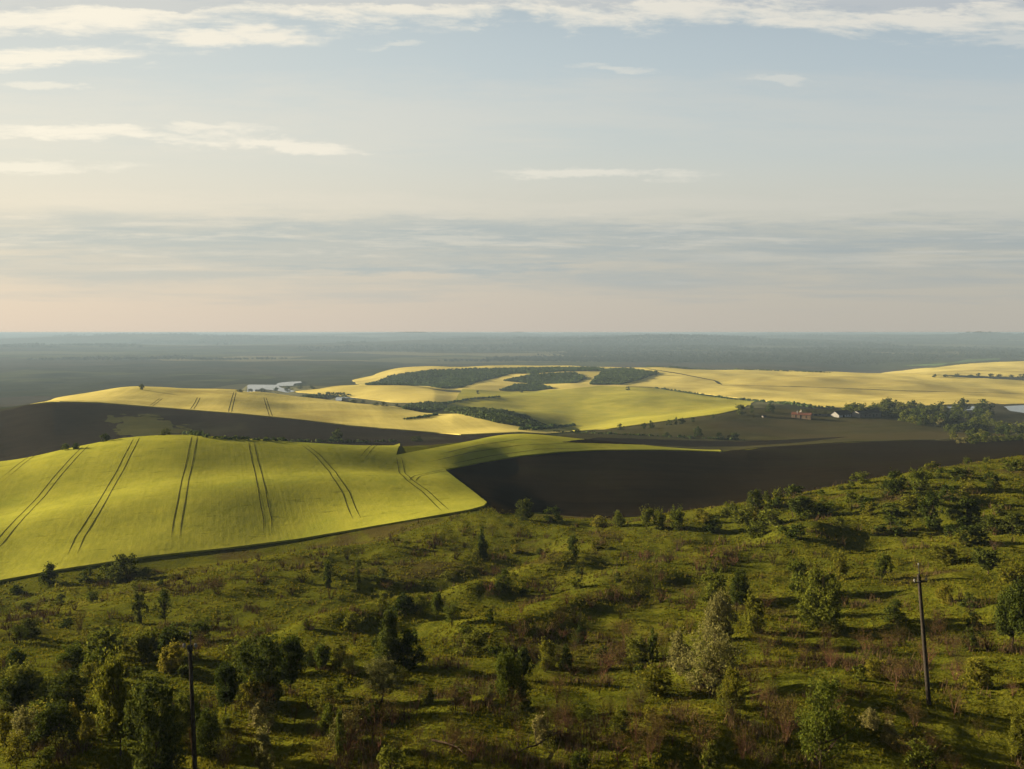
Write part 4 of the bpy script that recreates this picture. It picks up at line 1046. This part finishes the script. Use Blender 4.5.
wood([(442, 410), (470, 409.5), (500, 410.5), (525, 416), (546, 427), (530, 428.5), (500, 424), (470, 417)], 1500, (1.5, 3.2), 'dark scrubby hump between the golden fields', 5, floor=True)
wood([(402, 410), (410, 404), (430, 402.5), (446, 404), (446, 409), (430, 411.5)], 500, (1.5, 3.2), 'dark scrub in the hollow between the golden hills', 6)
wood([(300, 396.5), (330, 393.5), (350, 394), (350, 397), (315, 398.5)], 220, (2, 4), 'dark scrub strip above the small water left of the middle hump', 7)
FARW = leaf_mat('distant_forest', (0.010, 0.015, 0.008), (0.020, 0.027, 0.012), 0.1, 0.1)
def far_forest(n, d0, d1, rr, label, seed, thr, boost):
    rng = np.random.default_rng(seed)
    u = rng.uniform(-0.85, 0.85, n * 12); l = rng.uniform(math.log(d0), math.log(d1), n * 12); d = np.exp(l); x, y = u * d, d
    nz = fbm(x / 2300, y / 1500, seed, 5) + boost * np.exp(-((u - 0.12) / 0.22) ** 2) + 0.9 * boost * np.exp(-((u - 0.55) / 0.3) ** 2) * np.exp(-((l - math.log(5600)) / 0.2) ** 2)
    sight = sample(SG, u, l)
    k = np.nonzero(nz > thr)[0][:n]
    r = rng.uniform(*rr, len(k)) * np.clip(d[k] / 5500, 0.75, 2.6)
    V, T = blobs(np.stack([x[k], y[k], zat(x[k], y[k]) + r * 0.45], 1), r, rng, 7)
    return tag(mesh_obj('forest', V, T, FARW, smooth=False), label, None, None, 'stuff')
far_forest(12000, 3900, 8000, (6, 11), 'hazy blue woods scattered over the plain', 131, 0.22, 0.35)
far_forest(6000, 8000, 12500, (6, 11), 'faint blue woods far off towards the horizon', 137, 0.20, 0.3)

# ------------------------------------------------------------------ farm buildings
M_BRICK = plain_mat('orange_brick', (0.13, 0.092, 0.058), 0.25, 0.8)
M_WHITE = plain_mat('white_plaster', (0.23, 0.225, 0.21), 0.12, 0.6)
M_GREYW = plain_mat('grey_wall', (0.14, 0.13, 0.12), 0.25, 0.5)
M_ROOFD = plain_mat('dark_roof', (0.035, 0.032, 0.032), 0.3, 0.8)
M_ROOFR = plain_mat('rusty_roof', (0.10, 0.045, 0.03), 0.3, 0.8)
M_ROOFM = plain_mat('mossy_roof', (0.13, 0.12, 0.03), 0.4, 0.25)
M_OPEN = plain_mat('dark_opening', (0.012, 0.012, 0.012), 0.2, 1.0)
M_PALEB = plain_mat('pale_blue_sheet', (0.42, 0.46, 0.50), 0.15, 1.0)
def boxes(bs):
    Vs, Ts = [], []
    for k, (x0, x1, y0, y1, z0, z1) in enumerate(bs):
        Vs += [(x0, y0, z0), (x1, y0, z0), (x1, y1, z0), (x0, y1, z0), (x0, y0, z1), (x1, y0, z1), (x1, y1, z1), (x0, y1, z1)]
        b = 8 * k
        Ts += [(b, b + 3, b + 2, b + 1), (b + 4, b + 5, b + 6, b + 7), (b, b + 1, b + 5, b + 4), (b + 1, b + 2, b + 6, b + 5), (b + 2, b + 3, b + 7, b + 6), (b + 3, b, b + 4, b + 7)]
    return np.array(Vs, float), np.array(Ts)
def part(name, bs, mat, par): return mesh_obj(name, *boxes(bs), mat, par, smooth=False)
def poly_part(name, V, Fc, mat, par):
    me = bpy.data.meshes.new(name); me.from_pydata(V, [], Fc); me.materials.append(mat); me.update()
    o = bpy.data.objects.new(name, me); COL.objects.link(o); o.parent = par; return o
def house(name, label, cat, px, py, ln, dp, wall_h, roof_h, rz, wallm, roofm, gablem=None, wins=(), doors=(), chim=None, dz=0.0):
    """long axis along local x; the gable faces local -x; local -y is the long front"""
    p = at(px, py)
    e = bpy.data.objects.new(name, None); COL.objects.link(e); e.location = (p[0], p[1], p[2] - 0.3 + dz); e.rotation_euler = (0, 0, R(rz)); tag(e, label, cat)
    h = wall_h + 0.3; t = 0.35
    # long walls and gables, butted at the corners
    part('wall', [(t, ln - t, 0, t, -1.0, h), (t, ln - t, dp - t, dp, -1.0, h)], wallm, e)
    g = []
    for x0 in (0, ln - t):
        V = [(x0, 0, -1), (x0, dp, -1), (x0, dp, h), (x0, dp / 2, h + roof_h), (x0, 0, h), (x0 + t, 0, -1), (x0 + t, dp, -1), (x0 + t, dp, h), (x0 + t, dp / 2, h + roof_h), (x0 + t, 0, h)]
        Fc = [(0, 4, 3, 2, 1), (5, 6, 7, 8, 9), (0, 1, 6, 5), (1, 2, 7, 6), (2, 3, 8, 7), (3, 4, 9, 8), (4, 0, 5, 9)]
        poly_part('gable', V, Fc, gablem or wallm, e)
    o_, k = 0.5, 0.22
    sl = roof_h / (dp / 2)
    V = []
    for x in (-o_, ln + o_):
        V += [(x, -o_, h - o_ * sl + 0.03), (x, dp / 2, h + roof_h + 0.03), (x, dp + o_, h - o_ * sl + 0.03), (x, dp + o_, h - o_ * sl + k), (x, dp / 2, h + roof_h + k), (x, -o_, h - o_ * sl + k)]
    Fc = [(0, 1, 4, 5), (1, 2, 3, 4), (6, 11, 10, 7), (7, 10, 9, 8), (0, 6, 7, 1), (1, 7, 8, 2), (2, 8, 9, 3), (3, 9, 10, 4), (4, 10, 11, 5), (5, 11, 6, 0)]
    rf = poly_part('roof', V, Fc, roofm, e)
    if chim:
        x, y, ch = chim; part('chimney', [(x, x + 0.9, y, y + 0.9, h + 0.2, h + roof_h + ch)], M_WHITE, rf)
    for x, w, z0, hh in wins: part('window', [(x, x + w, -0.04, 0.02, z0, z0 + hh)], M_OPEN, e)
    for x, w, hh in doors: part('door', [(x, x + w, -0.05, 0.02, 0.0, hh)], M_OPEN, e)
    return e
house('brick_house', 'small orange brick house with white chimney at the left of the farm', 'house', 791.5, 418, 18, 7.5, 3.8, 1.8, -32, M_BRICK, M_ROOFR, None, [(3.6, 1.2, 1.0, 3.2), (13.4, 1.0, 1.0, 2.2)], [(8.0, 1.5, 3.9)], (4.5, 1.5, 1.7))
house('barn', 'long low barn with mossy yellowish roof behind the brick house', 'barn', 803, 415.5, 40, 12, 2.2, 3.6, -4, M_GREYW, M_ROOFM, None, [(6, 1.5, 1.0, 1.0), (16, 1.5, 1.0, 1.0), (30, 1.5, 1.0, 1.0)], [(11, 3.0, 2.0), (24, 3.0, 2.0)])
house('barn', 'dark roofed barn with bright white gable end in the middle of the farm', 'barn', 839, 418, 24, 9.5, 2.8, 3.6, 38, M_PALEB, M_ROOFD, M_WHITE, [(14, 1.5, 1.2, 1.2), (19, 1.5, 1.2, 1.2)], [(7.5, 3.2, 2.8)])
house('barn', 'long dark shed with small white end beside the grove', 'shed', 860, 418, 34, 10, 4.4, 2.0, 30, M_GREYW, M_ROOFD, M_WHITE, [(8, 1.5, 1.6, 1.2), (15, 1.5, 1.6, 1.2), (26, 1.5, 1.6, 1.2)], [(20, 3.2, 3.2)])
house('shed', 'tiny white shed at the left end of the farm below a dark tree', 'shed', 763.5, 418, 3.2, 3.0, 2.0, 0.8, 20, M_GREYW, M_ROOFD, None, [(0.5, 0.8, 1.0, 0.8)], [(2.0, 0.9, 1.9)])

# ------------------------------------------------------------------ utility poles
M_POLE = plain_mat('weathered_pole_wood', (0.03, 0.026, 0.021), 0.3, 5.0)
M_IRON = plain_mat('dark_iron', (0.03, 0.03, 0.03), 0.2, 4.0, 0.5)
M_INS = plain_mat('pale_insulator', (0.14, 0.14, 0.135), 0.1, 8.0, 0.3)
def tube_part(name, paths, mat, par, sides=10, smooth=True):
    segs = []
    for path in paths:
        for (a, ra), (b, rb) in zip(path[:-1], path[1:]): segs.append((np.array(a, float), np.array(b, float), ra, rb))
    V, T = tubes(segs, sides)
    return mesh_obj(name, V, T, mat, par, smooth=smooth)
def pole(label, top_px, base_px, hook_z, arm, lean_name):
    p = at(*base_px); d = p[1]
    u, s = ray(*top_px); top = np.array([float(u) * d, d, CZ + float(s) * d])
    hgt = top[2] - p[2]
    e = bpy.data.objects.new('utility_pole', None); COL.objects.link(e); e.location = p
    e.rotation_euler = (0, math.atan2(top[0] - p[0], hgt), 0)
    tag(e, label, 'utility pole', 'utility poles on the slope')
    wk = 1.0 if arm else 0.8
    L_ = math.hypot(hgt, top[0] - p[0])
    tube_part('pole_shaft', [[((0, 0, -0.6), 0.17 * wk), ((0, 0, L_ * 0.5), 0.14 * wk), ((0, 0, L_ - 0.75), 0.11 * wk), ((0, 0, L_ - 0.7), 0.11 * wk), ((0, 0, L_ - 0.695), 0.01)]], M_POLE, e)
    tube_part('top_spike', [[((0.05, 0, L_ - 1.1), 0.035), ((0.05, 0, L_), 0.03)]], M_IRON, e, 6)
    pin = tube_part('insulator', [[((0.05, 0, L_ - 0.02), 0.05), ((0.05, 0, L_ + 0.08), 0.075), ((0.05, 0, L_ + 0.14), 0.04)]], M_INS, e, 8)
    tube_part('band', [[((0, 0, hook_z - 0.10), 0.15), ((0, 0, hook_z + 0.10), 0.15)], [((0, 0, L_ - 1.0), 0.15), ((0, 0, L_ - 0.93), 0.15)]], M_IRON, e)
    if arm:
        tube_part('crossarm', [[((-0.48, -0.17, hook_z), 0.045), ((0.48, -0.17, hook_z), 0.045)]], M_IRON, e, 6)
        for x in (-0.42, 0.42):
            tube_part('insulator', [[((x, -0.17, hook_z + 0.05), 0.03), ((x, -0.17, hook_z + 0.12), 0.03), ((x, -0.17, hook_z + 0.13), 0.085), ((x, -0.17, hook_z + 0.26), 0.06), ((x, -0.17, hook_z + 0.30), 0.02)]], M_INS, e, 8)
    else:
        for x in (-1, 1):
            tube_part('hook', [[((0.12 * x, 0, hook_z - 0.06), 0.025), ((0.26 * x, 0, hook_z - 0.10), 0.025), ((0.32 * x, 0, hook_z), 0.025)]], M_IRON, e, 6)
            tube_part('insulator', [[((0.32 * x, 0, hook_z), 0.05), ((0.32 * x, 0, hook_z + 0.07), 0.095), ((0.32 * x, 0, hook_z + 0.18), 0.085), ((0.32 * x, 0, hook_z + 0.24), 0.03)]], M_INS, e, 8)
    return L_
pole('weathered wooden utility pole with side insulators at the lower left', (189.5, 634), (195.5, 782), 7.9, False, None)
pole('leaning wooden utility pole with short crossarm at the right', (918, 565), (929, 704), 9.3, True, None)

# fallen branches
for (x0, y0, x1, y1, lab) in [(432, 742, 474, 762, 'long fallen bare branch lying in the brown grass at the bottom centre'), (560, 732, 508, 762, 'thin fallen branch slanting through weeds at the bottom centre')]:
    a_, b_ = at(x0, y0), at(x1, y1)
    rng = random.Random(x0); path = []
    for k in range(9):
        t = k / 8; q = a_ * (1 - t) + b_ * t; z = float(zat(q[0], q[1]))
        path.append(((q[0] + rng.uniform(-.08, .08), q[1] + rng.uniform(-.08, .08), z + 0.12 + 0.25 * math.sin(t * 3.1)), 0.09 * (1 - 0.75 * t)))
    tw = [path]
    for k in range(2, 8):
        q = np.array(path[k][0]); dd = np.array([rng.uniform(-.5, .5), rng.uniform(-.6, .6), rng.uniform(0.25, 0.7)])
        tw.append([(tuple(q), 0.035), (tuple(q + dd), 0.022), (tuple(q + dd * 1.9 + np.array([0.1, 0.1, -0.1])), 0.008)])
    tag(tube_part('fallen_branch', tw, M_BARK, None, 5), lab, 'branch')
# ------------------------------------------------------------------ sun, sky, haze, camera
SUN_EL, SUN_AZ = R(11.5), R(-68.0)          # azimuth from the viewing direction, negative to the left
sd = np.array([math.sin(SUN_AZ) * math.cos(SUN_EL), math.cos(SUN_AZ) * math.cos(SUN_EL), math.sin(SUN_EL)])
ld = bpy.data.lights.new('sun', 'SUN'); ld.energy = 5.0; ld.angle = R(0.5); ld.color = (1.0, 0.82, 0.56)
lo = bpy.data.objects.new('sun', ld); COL.objects.link(lo)
from mathutils import Vector
lo.rotation_euler = Vector(sd).to_track_quat('Z', 'Y').to_euler(); lo.location = (-400, 100, 400)

w = bpy.data.worlds.new('World'); S.world = w; w.use_nodes = True
nt = NT(w.node_tree); bg = nt.n['Background']
SKY_S = 0.10
bg.inputs['Strength'].default_value = SKY_S
sky = nt.new('ShaderNodeTexSky', sky_type='NISHITA'); sky.sun_disc = False
sky.sun_elevation = SUN_EL; sky.sun_rotation = SUN_AZ; sky.air_density = 1.2; sky.dust_density = 2.5; sky.ozone_density = 1.0; sky.altitude = 150
tc = nt.new('ShaderNodeTexCoord'); sp = nt.new('ShaderNodeSeparateXYZ'); nt.l.new(tc.outputs['Generated'], sp.inputs[0])
x, y, z = sp.outputs
hyp = nt.m('SQRT', nt.m('ADD', nt.m('MULTIPLY', x, x), nt.m('MULTIPLY', y, y)))
el = nt.m('MULTIPLY', nt.m('ARCTAN2', z, hyp), 57.2958)          # degrees above the horizon
az = nt.m('MULTIPLY', nt.m('ARCTAN2', x, y), 57.2958)            # degrees right of the view
EL = [el]
def cvec(sa, se, off=0.0, bend=0.0):
    n = nt.new('ShaderNodeCombineXYZ')
    nt.put(n.inputs[0], nt.m('MULTIPLY', az, sa)); nt.put(n.inputs[1], nt.m('MULTIPLY', nt.m('ADD', EL[0], nt.m('MULTIPLY', az, bend)), se)); n.inputs[2].default_value = off
    return n.outputs[0]
def K(c): return tuple(v * SK for v in c)
EXPO = 2.1
SK = 1.0 / (SKY_S * 2 ** EXPO)
def srgb(r, g, b):
    f = lambda v: (v / 255 / 12.92) if v / 255 <= 0.04045 else ((v / 255 + 0.055) / 1.055) ** 2.4
    return (f(r), f(g), f(b))
def sramp(f, stops): return nt.ramp(f, [(p, srgb(*c)) for p, c in stops], 'B_SPLINE')
cosaz = nt.m('MAXIMUM', nt.m('DIVIDE', y, hyp), 0.6)
el2 = nt.m('DIVIDE', el, cosaz); EL[0] = el2                                   # level layers of cloud run level
eln = nt.m('DIVIDE', el2, 50.0, clamp=True)
veil_l = sramp(eln, [(0, (216, 202, 187)), (0.06, (215, 203, 187)), (0.13, (212, 206, 190)), (0.20, (226, 220, 202)), (0.26, (216, 218, 207)), (0.36, (202, 213, 213)), (0.46, (192, 203, 206)), (0.62, (108, 126, 146)), (1.0, (34, 46, 68))])
veil_r = sramp(eln, [(0, (182, 178, 168)), (0.06, (184, 181, 171)), (0.13, (182, 183, 175)), (0.20, (198, 198, 188)), (0.26, (190, 198, 196)), (0.36, (178, 191, 197)), (0.46, (171, 185, 194)), (0.62, (94, 112, 132)), (1.0, (30, 42, 64))])
lr = nt.smooth(az, -42, 42)
col = nt.mix(lr, veil_l, veil_r)
glow = nt.smooth(nt.m('ABSOLUTE', nt.m('ADD', az, 68)), 75, 10)
col = nt.mix(nt.m('MULTIPLY', glow, 0.28), col, srgb(250, 232, 200))
def gauss(v, c, s):
    d = nt.m('DIVIDE', nt.m('SUBTRACT', v, c), s)
    return nt.m('EXPONENT', nt.m('MULTIPLY', nt.m('MULTIPLY', d, d), -1.0))
cream_l, cream_r, grey = srgb(242, 230, 208), srgb(206, 204, 196), srgb(164, 178, 180)
cream = nt.mix(lr, cream_l, cream_r)
greyc = nt.mix(lr, srgb(178, 188, 187), srgb(152, 165, 172))
rear = nt.smooth(nt.m('ABSOLUTE', nt.m('ADD', az, 20)), 90, 150)
col = nt.mix(nt.m('MULTIPLY', rear, 0.7), col, srgb(60, 70, 86))
# ragged edges: the height at which a cloud is read is shaken by two noises
w1 = nt.noise(cvec(0.10, 0.45, 41.0), 1.0, 5, 0.6); w2 = nt.noise(cvec(0.6, 1.6, 47.0), 1.0, 4, 0.6)
elw = nt.m('ADD', el2, nt.m('ADD', nt.m('MULTIPLY_ADD', w1, 2.4, -1.2), nt.m('MULTIPLY_ADD', w2, 0.7, -0.35)))
azw = nt.m('ADD', az, nt.m('MULTIPLY_ADD', nt.noise(cvec(0.2, 0.5, 51.0), 1.0, 4, 0.6), 8.0, -4.0))
def cloud(col, c, sa, se, lo_, hi_, mask, amt, off, bend=0.0, det=8, rough=0.66, dist=0.25, mk=0.45):
    n = nt.noise(cvec(sa, se, off, bend), 1.0, det, rough, dist)
    f = nt.m('ADD', n, nt.m('MULTIPLY', nt.m('SUBTRACT', mask, 0.5), mk))
    f = nt.m('MULTIPLY', nt.smooth(f, lo_, hi_), nt.m('MULTIPLY', nt.smooth(mask, 0.02, 0.45), amt))
    return nt.mix(f, col, c)
# low grey strata with brighter upper rims
col = cloud(col, cream, 0.06, 0.55, 0.50, 0.85, gauss(elw, 9.2, 1.6), 0.30, 3.1, 0.01)
col = cloud(col, greyc, 0.05, 0.50, 0.38, 0.66, gauss(elw, 6.2, 2.2), 0.55, 8.4, 0.0, mk=0.14)
col = cloud(col, greyc, 0.09, 1.15, 0.44, 0.64, gauss(elw, 6.6, 1.5), 0.45, 63.4, 0.0, mk=0.14)
col = cloud(col, cream, 0.12, 1.3, 0.50, 0.70, gauss(elw, 7.2, 1.5), 0.42, 33.1, 0.0, mk=0.12)
col = cloud(col, cream, 0.09, 1.0, 0.52, 0.74, gauss(elw, 5.0, 1.2), 0.25, 71.1, 0.0, mk=0.12)
col = cloud(col, greyc, 0.09, 0.9, 0.40, 0.66, nt.m('MULTIPLY', gauss(elw, 4.7, 0.6), gauss(az, -3, 13)), 0.7, 15.4, 0.0, mk=0.3)
col = cloud(col, greyc, 0.06, 0.9, 0.46, 0.72, gauss(elw, 3.0, 1.2), 0.35, 19.4, 0.0, mk=0.12)
# thin high veil
col = cloud(col, cream, 0.05, 0.35, 0.46, 0.80, gauss(el2, 15.5, 3.5), 0.30, 81.0, 0.02)
# cream streaks
def blob(a, e, wa, we, tilt=0.04): return nt.m('MULTIPLY', gauss(azw, a, wa), gauss(nt.m('ADD', elw, nt.m('MULTIPLY', nt.m('SUBTRACT', az, a), tilt)), e, we))
bright = nt.mix(lr, srgb(252, 243, 222), srgb(226, 222, 211))
for a_, e_, wa, we, amt, off, tl in [(-28, 14.1, 10, 0.55, 0.85, 1.3, 0.07), (-16.8, 13.5, 6.5, 0.45, 0.8, 6.2, 0.09), (-21, 14.5, 3.5, 0.5, 0.7, 8.2, 0.05), (-32.5, 12.0, 7, 0.5, 0.6, 2.2, 0.03), (-31, 19.4, 7, 0.8, 0.9, 9.7, 0.0),
                                     (-33, 21.6, 7, 0.8, 0.85, 4.4, 0.05), (-20.0, 20.6, 6.5, 0.8, 0.9, 12.1, 0.0), (-27, 22.2, 3, 0.8, 0.6, 5.5, 0.0), (-30, 17.5, 2.2, 0.3, 0.5, 14.3, 0.0), (-8, 19.9, 2.5, 0.3, 0.35, 24.3, 0.0),
                                     (6.5, 11.4, 7, 0.4, 0.6, 7.1, 0.0), (7.4, 18.5, 3, 0.35, 0.4, 17.1, 0.05), (19, 17.8, 2, 0.3, 0.35, 3.7, 0.05), (32.5, 20.3, 4, 0.6, 0.45, 11.7, 0.0)]:
    col = cloud(col, bright, 0.18, 1.0, 0.38, 0.70, blob(a_, e_, wa, we, tl), amt, off, 0.03)
# the high bank along the top
top = nt.m('MULTIPLY', nt.smooth(nt.m('ADD', elw, nt.m('MULTIPLY', az, 0.008)), 19.7, 22.6), nt.m('SUBTRACT', 1.0, nt.smooth(el2, 27, 33)))
col = cloud(col, bright, 0.15, 0.75, 0.42, 0.72, top, 0.9, 21.3, 0.03)
col = cloud(col, nt.mix(lr, srgb(196, 200, 198), srgb(168, 178, 188)), 0.20, 0.9, 0.46, 0.66, nt.m('MULTIPLY', top, nt.smooth(elw, 21.2, 23.2)), 0.75, 27.3, 0.03)
# the photograph's own softness of tone: thin veil over a clear blue sky
vm = nt.new('ShaderNodeVectorMath', operation='SCALE'); nt.l.new(col, vm.inputs[0]); vm.inputs['Scale'].default_value = SK
fin = nt.mix(0.975, sky.outputs[0], vm.outputs[0])
nt.l.new(fin, bg.inputs[0])
w.cycles.sampling_method = 'MANUAL'; w.cycles.sample_map_resolution = 512

# the air
zlo, zhi = float(ZG.min()) - 1.0, CZ + 1.5
V, T = boxes([(-38000, 38000, -60, 30500, zlo, zhi)])
m = bpy.data.materials.new('air'); m.use_nodes = True
nt = NT(m.node_tree); nt.n.remove(nt.n['Principled BSDF'])
pv = nt.new('ShaderNodeVolumePrincipled'); pv.inputs['Color'].default_value = (0.20, 0.275, 0.365, 1); pv.inputs['Density'].default_value = 0.00013; pv.inputs['Anisotropy'].default_value = 0.1
nt.l.new(pv.outputs[0], nt.n['Material Output'].inputs['Volume'])
tag(mesh_obj('haze', V, T, m, smooth=False), 'thin blue evening haze over the plain', kind='stuff')

cam = bpy.data.cameras.new('camera'); co = bpy.data.objects.new('camera', cam); COL.objects.link(co)
co.location = (0, 0, CZ); co.rotation_euler = (math.pi / 2 - PITCH, 0, 0)
cam.sensor_width = 36; cam.lens = 36 * F / W; cam.clip_start = 0.5; cam.clip_end = 120000
S.camera = co
S.render.engine = 'CYCLES'
c = S.cycles
c.max_bounces = 6; c.diffuse_bounces = 2; c.glossy_bounces = 2; c.transmission_bounces = 2; c.volume_bounces = 1; c.transparent_max_bounces = 8
c.use_denoising = True; c.use_adaptive_sampling = True; c.adaptive_threshold = 0.015
vs = S.view_settings
vs.view_transform = 'Standard'; vs.look = 'None'; vs.exposure = EXPO; vs.gamma = 1.0; vs.use_curve_mapping = False
